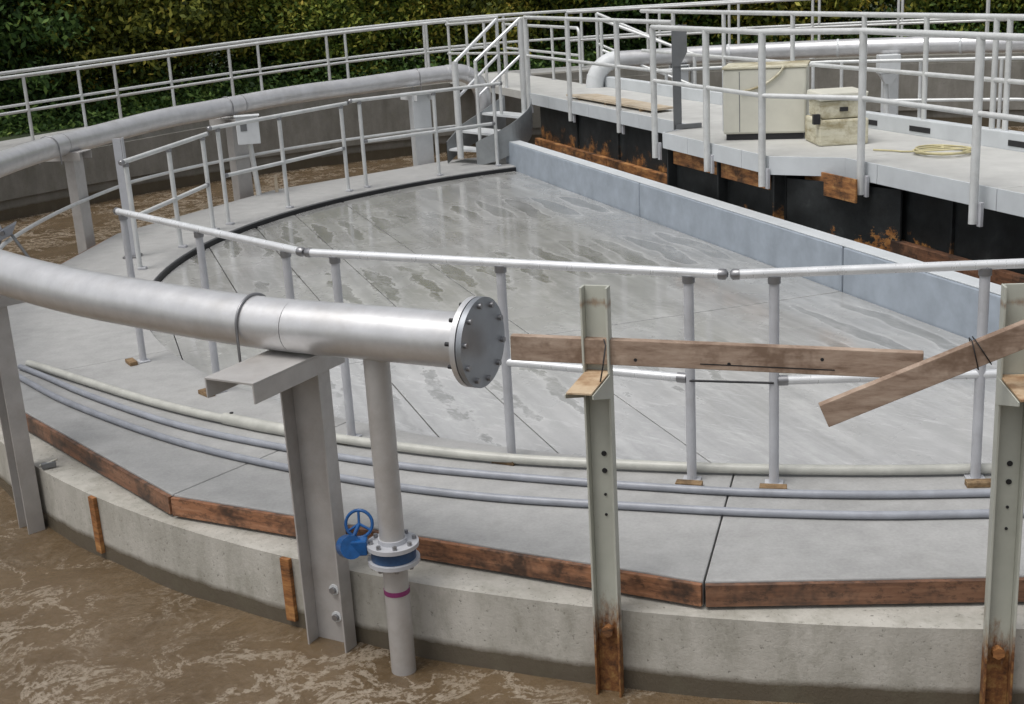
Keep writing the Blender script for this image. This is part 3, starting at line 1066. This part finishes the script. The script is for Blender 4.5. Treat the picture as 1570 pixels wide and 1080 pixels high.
part('wire_tie', MB().tube(loop(A + d * .39, nn, (uu - d * .12).normalized()), .0022, 6, closed=True), 'dark', pk)
rv = Vector((math.cos(R(-109.2)), math.sin(R(-109.2)), 0))
tag(part('wire_tie', MB().tube([P(7.66, -108.9, .93), P(7.67, -108.75, 1.02), P(7.64, -108.7, 1.1), P(7.56, -108.9, 1.1)], .003, 6), 'dark'), 'thin dark wire tying the long plank to the left green post', 'wire')

# ------------------------------------------------------------------ three conduits on the rim slab
def smooth(pts, n=8):
    out = []
    for i in range(len(pts) - 1):
        p0 = pts[max(0, i - 1)]
        p1, p2 = pts[i], pts[i + 1]
        p3 = pts[min(len(pts) - 1, i + 2)]
        for k in range(n):
            t = k / n
            out.append(.5 * ((2 * p1) + (p2 - p0) * t + (2 * p0 - 5 * p1 + 4 * p2 - p3) * t * t + (3 * p1 - p0 - 3 * p2 + p3) * t ** 3))
    out.append(pts[-1])
    return out


def conduit(label, ra, mat, rad, z, extra=None):
    pts = smooth([P(r_, a, z) for a, r_ in ra], 8)
    t = thing('conduit', label, 'conduit', pts[len(pts) // 2], 'conduits laid along the rim slab')
    part('tube', MB().tube(pts, rad, 12), mat, t)
    return t


c1 = conduit('cream conduit lying innermost on the rim slab, under the guardrail feet', [(-153, 7.02), (-151, 6.93), (-146, 6.77), (-140, 6.64), (-134, 6.53), (-126, 6.40), (-118, 6.31), (-111, 6.22), (-104, 6.17), (-96, 6.15), (-85, 6.2), (-70, 6.3)], 'cream', .0265, .034)
a_ = [P(6.53, -134.3, .036), P(6.49, -131.6, .036), P(6.45, -129.2, .036)]
part('coupling', MB().tube(a_, .036, 14), 'cream', c1)
part('screw', MB().disc(a_[0] + Vector((.05, -.02, .038)), (0, 0, 1), .012, .006, 8), 'dark', c1)
c2 = conduit('blue-grey conduit in the middle of the three on the rim slab', [(-153, 7.08), (-150, 6.98), (-144, 6.86), (-136, 6.75), (-129, 6.65), (-122, 6.57), (-117, 6.51), (-110, 6.46), (-104, 6.45), (-97, 6.43), (-85, 6.47), (-70, 6.55)], 'bluegrey', .0195, .022)
c3 = conduit('blue-grey conduit lying outermost on the rim slab', [(-153, 7.17), (-149.5, 7.1), (-144, 7.02), (-136, 6.93), (-129.5, 6.88), (-122, 6.83), (-116, 6.78), (-110, 6.71), (-104, 6.69), (-97.5, 6.67), (-85, 6.7), (-70, 6.78)], 'bluegrey', .0195, .022)
for cnd, r_, a in ((c2, 6.83, -141.8), (c3, 7.0, -143), (c2, 6.46, -110), (c3, 6.7, -109.4)):
    pass

# ------------------------------------------------------------------ bridge guardrails
t = thing('bridge_guardrail', 'near guardrail of the bridge in front of the off-white cabinet, right of the steel upright', 'guardrail', B(-.3, 0, .6))
def bridge_bay(t, pts, ends):
    """pts: (offset, s) of the posts"""
    tops = [B(o, q, 1.90) for o, q in ends[:1]] + [B(o, q, 1.90) for o, q in pts] + [B(o, q, 1.90) for o, q in ends[1:]]
    part('top_rail', MB().tube(tops, .026, 12), 'farrail', t)
    al = ends[:1] + pts + ends[1:]
    for (o0, s0), (o1, s1) in zip(al, al[1:]):
        if abs(s1 - s0) > .1:
            part('mid_rail', MB().tube([B(o0, s0 + .02 * (1 if s1 > s0 else -1), 1.36), B(o1, s1, 1.36)], .022, 10), 'farrail', t)
    for o, q in pts:
        po = part('post', MB().tube([B(o, q, .56), B(o, q, 1.89)], .033, 10), 'farrail', t)
        part('clamp', MB().box(B(o + .035, q - .035, .63), Vector((NX, NY, 0)) * .014, Vector((UX, UY, 0)) * .022, (0, 0, .09)), 'galv', po, bevel=.003)


bridge_bay(t, [(-.64, 1.86), (-.64, .67), (-.66, -.43), (-.22, -1.3), (-.27, -2.82), (-.3, -4.3), (-.3, -5.8)], [(-.64, 1.87), (-.3, -7.2)])
t = thing('bridge_guardrail', 'near guardrail of the bridge beside the plywood board, left of the steel upright', 'guardrail', B(0, 5, .6))
bridge_bay(t, [(-.05, 7.5), (-.05, 5.82), (-.06, 4.15)], [(-.05, 7.52), (-.06, 2.6)])
t = thing('bridge_guardrail', 'far guardrail of the bridge behind the white cabinet', 'guardrail', B(1.2, -1, .8))
tp = [B(1.2, s, 1.92) for s in (-7.2, -1.2, 6.2)]
part('top_rail', MB().tube(tp, .026, 12), 'farrail', t)
part('mid_rail', MB().tube([q - Vector((0, 0, .53)) for q in tp], .022, 10), 'farrail', t)
add_posts(t, [B(1.2, s) for s in (-5.5, -4, -2.6, -1.32, -1.15, -.18, .83, 2.2, 3.8, 5.2)], .97, 1.91, 'farrail', .026, plate=False)
# stretch to the outer wall: left and right rails
t = thing('access_guardrail', 'guardrail on the left of the access walk from outer wall to bridge', 'guardrail', B(0, 10, .8))
tp = [B(.05, 7.75, 1.88), B(.05, 12.0, 1.72)]
part('top_rail', MB().tube(tp, .024, 10), 'farrail', t)
part('mid_rail', MB().tube([q - Vector((0, 0, .5)) for q in tp], .021, 10), 'farrail', t)
add_posts(t, [B(.05, s) for s in (7.8, 8.8, 9.8, 10.8, 11.9)], .82, lambda p: 1.8, 'farrail', .024)
t = thing('access_guardrail', 'guardrail on the right of the access walk with a rounded end', 'guardrail', B(1.1, 9.7, .8))
cr = [B(1.1, 12.0, 1.66), B(1.1, 8.4, 1.66)] + [B(1.1, 8.4 - .09 * math.sin(R(x)), 1.66 - .09 * (1 - math.cos(R(x)))) for x in (20, 40, 60, 80, 90)] + [B(1.1, 8.31, .82)]
part('top_rail', MB().tube(cr, .024, 12), 'farrail', t)
part('mid_rail', MB().tube([B(1.1, 12.0, 1.25), B(1.1, 8.33, 1.25)], .021, 10), 'farrail', t)
add_posts(t, [B(1.1, s) for s in (9.5, 10.7, 11.9)], .82, 1.65, 'farrail', .024)

# ------------------------------------------------------------------ curved stair up to the bridge
st = thing('curved_stair', 'short curved grey steel stair climbing from the rim to the bridge end', 'stair', (-.1, 17.95, 0))
pl = smooth([Vector((-.33, 17.86, 0)), Vector((-.05, 17.72, 0)), Vector((.22, 17.74, 0)), Vector((.42, 17.98, 0)), Vector((.47, 18.2, 0))], 6)
m = MB()
vs = []
N_ = len(pl)
for i, p in enumerate(pl):
    k = i / (N_ - 1)
    zb = max(.0, -.02 + .46 * k ** 1.3)
    zt = .30 + .56 * k
    if i == 0:
        dd = pl[1] - pl[0]
    else:
        dd = pl[i] - pl[i - 1]
    nn = Vector((-dd.y, dd.x, 0)).normalized() * .006
    vs += [p + nn + Vector((0, 0, zb)), p - nn + Vector((0, 0, zb)), p - nn + Vector((0, 0, zt)), p + nn + Vector((0, 0, zt))]
fs = [(4 * i + j, 4 * i + (j + 1) % 4, 4 * i + 4 + (j + 1) % 4, 4 * i + 4 + j) for i in range(N_ - 1) for j in range(4)] + [(3, 2, 1, 0), (4 * N_ - 4, 4 * N_ - 3, 4 * N_ - 2, 4 * N_ - 1)]
m.add(vs, fs)
part('outer_stringer', m, 'stair', st)
far = [Vector((-.75, 18.15, 0)), Vector((-.55, 18.5, 0)), Vector((-.2, 18.75, 0)), Vector((.1, 18.85, 0))]
m = MB()
vs = []
for i, p in enumerate(far):
    k = i / 3
    vs += [p + Vector((0, 0, .0 + .4 * k)), p + Vector((.008, -.008, .0 + .4 * k)), p + Vector((.008, -.008, .3 + .54 * k)), p + Vector((0, 0, .3 + .54 * k))]
fs = [(4 * i + j, 4 * i + (j + 1) % 4, 4 * i + 4 + (j + 1) % 4, 4 * i + 4 + j) for i in range(3) for j in range(4)]
m.add(vs, fs)
part('inner_stringer', m, 'stair', st)
for i, z in enumerate((.2, .41, .62)):
    k0, k1 = (i * .3 + .03), (i * .3 + .32)
    a = pl[int(k0 * (N_ - 1))]
    b = pl[min(N_ - 1, int(k1 * (N_ - 1)) + 1)]
    def fpt(k):
        x = min(2.999, k * 3)
        j = int(x)
        return lerp(far[j], far[j + 1], x - j)
    c_, d_ = fpt(k1), fpt(k0)
    q = [a, b, c_, d_]
    mm = MB().hexa([Vector((p.x, p.y, z - .03)) for p in q] + [Vector((p.x, p.y, z)) for p in q])
    part('tread', mm, 'boxg', st)
# its handrails
for nm, lbl, p0, p1 in (('stair_handrail', 'left handrail of the curved stair', Vector((-.55, 17.85, 0)), Vector((.05, 18.35, 0))),
                        ('stair_handrail', 'right handrail of the curved stair', Vector((-.27, 17.86, 0)), Vector((.37, 18.15, 0)))):
    t = thing(nm, lbl, 'handrail', p0)
    z0, z1 = 1.40, 1.92
    part('top_rail', MB().tube([p0 + Vector((0, 0, z0)), p1 + Vector((0, 0, z1))], .024, 10), 'alu', t)
    part('mid_rail', MB().tube([p0 + Vector((0, 0, z0 - .48)), p1 + Vector((0, 0, z1 - .48))], .021, 10), 'alu', t)
    part('post', MB().tube([p0 + Vector((0, 0, .1)), p0 + Vector((0, 0, z0 + .01))], .045 if p0.x < -.5 else .024, 10), 'farrail', t)
    part('post', MB().tube([p1 + Vector((0, 0, .6)), p1 + Vector((0, 0, z1))], .04 if p1.x > .3 else .024, 10), 'farrail', t)
# handrails of the matching stair on the other side of the bridge
for lbl, p0, p1 in (('nearer sloping handrail going down behind the bridge', B(1.3, 7.9, 1.78), B(2.2, 6.6, 1.25)),
                    ('farther sloping handrail going down behind the bridge', B(1.4, 8.3, 1.86), B(2.5, 7.3, 1.2))):
    t = thing('stair_handrail', lbl, 'handrail', (p0.x, p0.y, .8))
    part('top_rail', MB().tube([p0, p1], .024, 10), 'farrail', t)
    part('mid_rail', MB().tube([p0 - Vector((0, 0, .45)), p1 - Vector((0, 0, .45))], .021, 10), 'farrail', t)
    part('post', MB().tube([Vector((p0.x, p0.y, .82)), p0], .026, 10), 'farrail', t)
    part('post', MB().tube([Vector((p1.x, p1.y, .0)), p1], .026, 10), 'farrail', t)

# ------------------------------------------------------------------ far half of the ring pipe
t = thing('far_ring_pipe', 'large pipe curving round the far side beyond the bridge', 'pipe', P(7.6, 70, 1.2))
part('pipe_section', MB().tube(arc(PRR, 97.5, 73, 1.2, 1.0), PR * 1.08, 24), 'pipe', t)
part('pipe_section', MB().tube(arc(PRR, 72.9, 47, 1.2, 1.0), PR * 1.08, 24), 'pipe', t)
part('pipe_section', MB().tube(arc(PRR, 46.9, 5, 1.2, 1.0), PR * 1.08, 24), 'pipe', t)
c0 = P(PRR, 97.5, 1.2)
tv = Vector((-math.sin(R(97.5)), math.cos(R(97.5)), 0))
el = [c0 + tv * (.36 * math.sin(R(x))) + Vector((0, 0, -.36 * (1 - math.cos(R(x))))) for x in range(0, 91, 9)]
el = el + [el[-1] + Vector((0, 0, -1.3))]
part('elbow', MB().tube(el, PR * 1.15, 24), 'boxg', t)
for x in (20, 45, 70):
    d = tv * math.cos(R(x)) - Vector((0, 0, math.sin(R(x))))
    part('weld_seam', MB().disc(c0 + tv * (.36 * math.sin(R(x))) + Vector((0, 0, -.36 * (1 - math.cos(R(x))))), d, PR * 1.15 + .004, .016, 24), 'boxg', t)
for a in (85, 73, 60, 47):
    tv2 = Vector((-math.sin(R(a)), math.cos(R(a)), 0))
    part('strap', MB().disc(P(PRR, a, 1.2), tv2, PR * 1.08 + .008, .03, 24), 'boxg', t)
for a, l in ((90.5, 'far pipe column just right of the far elbow'), (67.3, 'far pipe column carrying a pale bulb-shaped box'), (44, 'far pipe column at the right edge beyond the bridge')):
    column('pipe_column', l, a, 'boxg', .24, .13, 1.07, arm_w=.24, arm_l=.45, arm_z=1.07, group='columns carrying the ring pipe')
t = thing('enclosure_box', 'pale box on the far pipe column seen through the bridge rails', 'box', P(7.3, 67.3, .75))
c = P(7.25, 67.3, .98)
part('body', MB().box(c, (.15, 0, 0), (0, .1, 0), (0, 0, .13)), 'boxg', t, bevel=.01)
part('hopper', MB().add([c + Vector(v) for v in ((-.13, -.09, -.135), (.13, -.09, -.135), (.13, .09, -.135), (-.13, .09, -.135), (-.05, -.04, -.28), (.05, -.04, -.28), (.05, .04, -.28), (-.05, .04, -.28))],
                        [(0, 1, 2, 3), (7, 6, 5, 4), (4, 5, 1, 0), (5, 6, 2, 1), (6, 7, 3, 2), (7, 4, 0, 3)]), 'boxg', t)
part('pole', MB().tube([c + Vector((0, .12, -.2)), P(7.3, 67.3, 0)], .04, 10), 'farrail', t)

# ------------------------------------------------------------------ outer wall guardrails
def ring_rail(label, r_, a0, a1, posts, group='guardrails along the outer wall'):
    t = thing('outer_guardrail', label, 'guardrail', P(r_, posts[0], zw(posts[0])), group)
    n = int(abs(a1 - a0) / 2)
    aa = [a0 + (a1 - a0) * i / n for i in range(n + 1)]
    part('top_rail', MB().tube([P(r_, a, zw(a) + 1.05) for a in aa], .027, 10), 'farrail', t)
    part('mid_rail', MB().tube([P(r_, a, zw(a) + .55) for a in aa], .022, 10), 'farrail', t)
    for a in posts:
        po = part('post', MB().tube([P(r_, a, zw(a)), P(r_, a, zw(a) + 1.04)], .026, 10), 'farrail', t)
        part('base_plate', MB().disc(P(r_, a, zw(a) + .008), (0, 0, 1), .055, .012, 12), 'farrail', po)


pa = [143.3, 136.0, 126.4, 118.0, 109.5]
ring_rail('outer wall guardrail, the nearer of the two rows in front of the trees', 12.1, 200, 103, [200 - 7.4 * i for i in range(7)] + pa)
ring_rail('outer walkway guardrail, the farther of the two rows in front of the trees', 13.1, 200, 20, [136.3 + 7.6 * i for i in range(8, 0, -1)] + [136.3, 129.2, 122.0, 114.8, 108, 101.5, 95, 88.5, 82, 75.5, 69, 62.5, 56, 49.5, 43, 36, 29, 22])
ring_rail('outer wall guardrail right of the access walk beyond the bridge', 12.1, 97, 20, [97, 90, 83, 76, 69, 62, 55, 48, 41, 34, 27])

# ------------------------------------------------------------------ things on the bridge
cab = thing('cabinet', 'large off-white equipment cabinet with a hose over its front on the bridge', 'cabinet', B(.1, .65, DZ))
fa, fb = Vector((2.19, 12.64, 0)), Vector((2.95, 12.42, 0))
dv = (fb - fa)
nv = Vector((-dv.y, dv.x, 0)).normalized()
if nv.y < 0:
    nv = -nv
cc = (fa + fb) / 2 + nv * .28
part('body', MB().box(Vector((cc.x, cc.y, DZ + .37)), dv / 2, nv * .28, (0, 0, .31)), 'cabinet', cab, bevel=.02)
part('base', MB().box(Vector((cc.x, cc.y, DZ + .031)), dv / 2 * .93, nv * .26, (0, 0, .028)), 'dark', cab)
part('top_lid', MB().box(Vector((cc.x, cc.y, DZ + .692)), dv / 2 * 1.02, nv * .29, (0, 0, .011)), 'dirty', cab, bevel=.005)
part('side_panel', MB().box(fa + nv * .28 - dv.normalized() * .006 + Vector((0, 0, DZ + .37)), dv.normalized() * .006, nv * .24, (0, 0, .28)), 'boxg', cab, bevel=.003)
f0 = fa - nv * .015
hz = [lerp(f0, fb - nv * .015, k) + Vector((0, 0, DZ + z)) for k, z in ((.22, .47), (.35, .49), (.52, .54), (.66, .62), (.74, .70))]
part('hose', MB().tube(smooth(hz, 4), .011, 8), 'dirty', cab)
part('seam', MB().box(lerp(fa, fb, .2) - nv * .001 + Vector((0, 0, DZ + .37)), dv.normalized() * .003, nv * .002, (0, 0, .29)), 'steel', cab)
sb = thing('equipment_box', 'low dirty cream equipment box beside the tall cabinet on the bridge', 'box', B(.2, -.3, DZ))
ga, gb2 = Vector((2.93, 11.83, 0)), Vector((3.39, 11.84, 0))
dv2 = gb2 - ga
nv2 = Vector((-dv2.y, dv2.x, 0)).normalized()
if nv2.y < 0:
    nv2 = -nv2
c2_ = (ga + gb2) / 2 + nv2 * .26
part('lower_body', MB().box(Vector((c2_.x, c2_.y, DZ + .12)), dv2 / 2, nv2 * .26, (0, 0, .12)), 'dirty', sb, bevel=.02)
part('upper_body', MB().box(Vector((c2_.x, c2_.y, DZ + .325)), dv2 / 2 * .88, nv2 * .23, (0, 0, .08)), 'dirty', sb, bevel=.02)
part('lid', MB().box(Vector((c2_.x, c2_.y, DZ + .445)), dv2 / 2 * .95, nv2 * .25, Vector((0, 0, .035)) + dv2 * .02), 'cabinet', sb, bevel=.012)
part('latch', MB().box((ga + gb2) / 2 + nv2 * .02 + Vector((0, 0, DZ + .33)), dv2.normalized() * .035, nv2 * .02, (0, 0, .018)), 'dark', sb)
part('connector', MB().box(ga + nv2 * .03 - dv2.normalized() * .02 + Vector((0, 0, DZ + .25)), dv2.normalized() * .03, nv2 * .03, (0, 0, .045)), 'dark', sb)
# steel angle upright beside the cabinet
t = thing('steel_upright', 'dark grey steel upright with a gusset plate standing on the bridge edge', 'post', B(-.3, 1.85, DZ))
q = B(-.33, 1.95, 0)
part('web', MB().box(Vector((q.x, q.y, DZ + .54)), (.045, .01, 0), (-.001, .006, 0), (0, 0, .54)), 'steel', t, bevel=.002)
part('flange', MB().box(Vector((q.x + .04, q.y + .05, DZ + .54)), (.006, 0, 0), (0, .045, 0), (0, 0, .54)), 'steel', t, bevel=.002)
part('gusset', MB().add([Vector((q.x + a, q.y + b, DZ + z)) for b in (-.02, -.008) for a, z in ((-.05, 1.08), (.11, 1.08), (.11, .8), (.03, .66), (-.05, .66))],
                        [(0, 1, 2, 3, 4), (9, 8, 7, 6, 5)] + [(i, i + 5, (i + 1) % 5 + 5, (i + 1) % 5) for i in range(5)]), 'steel', t)
part('foot', MB().box(Vector((q.x + .12, q.y + .02, DZ + .03)), (.14, .03, 0), (0, .03, 0), (0, 0, .022)), 'steel', t, bevel=.003)
# plywood board
a_, b_, c_, d_ = B(.08, 6.3), B(.12, 3.55), B(.42, 3.62), B(.42, 6.0)
m = MB().hexa([Vector((p.x, p.y, DZ + .03)) for p in (a_, b_, c_, d_)] + [Vector((p.x, p.y, DZ + .055)) for p in (a_, b_, c_, d_)])
t = thing('plywood_board', 'pale plywood board lying on the far end of the bridge deck', 'board', B(.2, 5, DZ))
part('board', m, 'ply', t)
for s in (3.9, 5.0, 5.9):
    part('batten', MB().box(B(.25, s, DZ + .016), Vector((NX, NY, 0)) * .14, Vector((UX, UY, 0)) * .03, (0, 0, .0135)), 'block', t)
# coiled yellow hose
pts = []
hc = B(.62, -1.25, DZ)
for i in range(90):
    a = R(i * 16)
    rr = .15 + .0006 * i + .022 * math.sin(i * .7) + .012 * math.sin(i * .31)
    pts.append(Vector((hc.x + rr * 1.25 * math.cos(a), hc.y + rr * 1.35 * math.sin(a), DZ + .014 + .0003 * i)))
pts += smooth([pts[-1], B(.45, -1.05, DZ + .012), B(.36, -.9, DZ + .012), B(.27, -.75, DZ + .012)], 6)[1:]
tag(part('hose_coil', MB().tube(pts, .008, 8), 'yellow'), 'coil of yellowish hose lying on the bridge deck right of the boxes', 'hose')


# ------------------------------------------------------------------ trees
def crown_mesh(name, seed, n_cl, per, rx, rz, leaf):
    g = np.random.default_rng(seed)
    u = g.normal(size=(n_cl, 3))
    u /= np.linalg.norm(u, axis=1)[:, None]
    rad = g.uniform(.35, 1.0, n_cl) ** .45
    cl = u * rad[:, None] * np.array([rx, rx, rz]) * (1 + .18 * g.normal(size=(n_cl, 1)))
    sz = g.uniform(.14, .36, n_cl)
    c = np.repeat(cl, per, 0) + g.normal(size=(n_cl * per, 3)) * np.repeat(sz, per)[:, None] * np.array([1, 1, .6])
    N = len(c)
    nrm = g.normal(size=(N, 3)) + np.array([0, 0, .8])
    nrm /= np.linalg.norm(nrm, axis=1)[:, None]
    a = np.cross(nrm, g.normal(size=(N, 3)))
    a /= np.linalg.norm(a, axis=1)[:, None]
    b = np.cross(nrm, a)
    L = (leaf * g.uniform(.6, 1.3, N))[:, None]
    v = np.stack([c - a * L, c - b * L * .5, c + a * L, c + b * L * .5], 1).reshape(-1, 3)
    me = bpy.data.meshes.new(name)
    me.vertices.add(4 * N)
    me.vertices.foreach_set('co', v.ravel())
    me.loops.add(4 * N)
    me.loops.foreach_set('vertex_index', np.arange(4 * N, dtype=np.int32))
    me.polygons.add(N)
    me.polygons.foreach_set('loop_start', np.arange(0, 4 * N, 4, dtype=np.int32))
    me.polygons.foreach_set('loop_total', np.full(N, 4, dtype=np.int32))
    me.update()
    me.validate()
    return me


crowns = []
for i, (mt, sd_) in enumerate((('leafa', 1), ('leafb', 2), ('leafc', 3), ('leafa', 4))):
    me = crown_mesh('crown', sd_, 560, 120, 2.5, 2.3, .058)
    me.materials.append(MT[mt])
    crowns.append(me)
tm = MB()
tm.tube([(0, 0, 0), (.05, 0, 1.0), (.0, .08, 2.2), (.05, .02, 3.6)], .1, 10, rs=[.17, .13, .1, .04])
for k in range(6):
    a = k * 1.05
    z = 1.3 + .3 * k
    tm.tube([(0, 0, z), (math.cos(a) * .6, math.sin(a) * .6, z + .5), (math.cos(a) * 1.5, math.sin(a) * 1.5, z + 1.0)], .05, 6, rs=[.06, .04, .015])
trunk_me = tm.mesh('trunk')
trunk_me.materials.append(MT['bark'])
rnd = random.Random(11)
looks = ['mixed green tree with yellow tips', 'olive and orange tinged tree', 'dark green tree', 'bushy green tree with yellow tips']
ORD = ['leftmost', 'second from left', 'third from left', 'fourth from left', 'fifth from left', 'sixth from left', 'seventh from left', 'eighth from left', 'ninth from left', 'tenth from left']
i = 0
for row, (rr, step, z0, rname) in enumerate(((19.0, 12.0, 0.0, 'nearer'), (23.5, 10.5, .6, 'farther'))):
    a = 160 - row * 7
    cnt = 0
    while a > 50:
        k = (i * 7 + row) % 4 if i % 5 else 1
        t = thing('tree', '%s, %s in the %s row behind the guardrail' % (looks[k], ORD[cnt], rname), 'tree', P(rr + rnd.uniform(-.7, .7), a + rnd.uniform(-1.5, 1.5), z0 + .2), 'trees behind the outer guardrail')
        t.rotation_euler.z = rnd.uniform(0, 6.28)
        s = rnd.uniform(.95, 1.25)
        t.scale = (s, s, s * rnd.uniform(.95, 1.15))
        for nm, me, z in (('trunk', trunk_me, 0), ('crown', crowns[k], 2.5)):
            o = bpy.data.objects.new(nm, me)
            COL.objects.link(o)
            o.parent = t
            o.location = (0, 0, z)
        a -= step
        i += 1
        cnt += 1
# undergrowth below the trees
g = np.random.default_rng(5)
me = crown_mesh('undergrowth', 9, 2, 2, 1, 1, .1)
N = 140000
ang = np.radians(g.uniform(40, 185, N))
rad = g.uniform(15.2, 22, N)
c = np.stack([CX + rad * np.cos(ang), CY + rad * np.sin(ang), .25 + np.abs(g.normal(size=N)) * .55 * np.clip((rad - 14.5) / 3, .2, 1)], 1)
nrm = g.normal(size=(N, 3)) + np.array([0, 0, .8])
nrm /= np.linalg.norm(nrm, axis=1)[:, None]
a = np.cross(nrm, g.normal(size=(N, 3)))
a /= np.linalg.norm(a, axis=1)[:, None]
b = np.cross(nrm, a)
L = .06 * g.uniform(.6, 1.3, N)[:, None]
v = np.stack([c - a * L, c - b * L * .5, c + a * L, c + b * L * .5], 1).reshape(-1, 3)
me = bpy.data.meshes.new('undergrowth')
me.vertices.add(4 * N)
me.vertices.foreach_set('co', v.ravel())
me.loops.add(4 * N)
me.loops.foreach_set('vertex_index', np.arange(4 * N, dtype=np.int32))
me.polygons.add(N)
me.polygons.foreach_set('loop_start', np.arange(0, 4 * N, 4, dtype=np.int32))
me.polygons.foreach_set('loop_total', np.full(N, 4, dtype=np.int32))
me.update()
me.materials.append(MT['leafc'])
o = bpy.data.objects.new('undergrowth', me)
COL.objects.link(o)
o['kind'] = 'stuff'
o['label'] = 'dark leafy undergrowth below the trees behind the outer wall'
o['category'] = 'undergrowth'
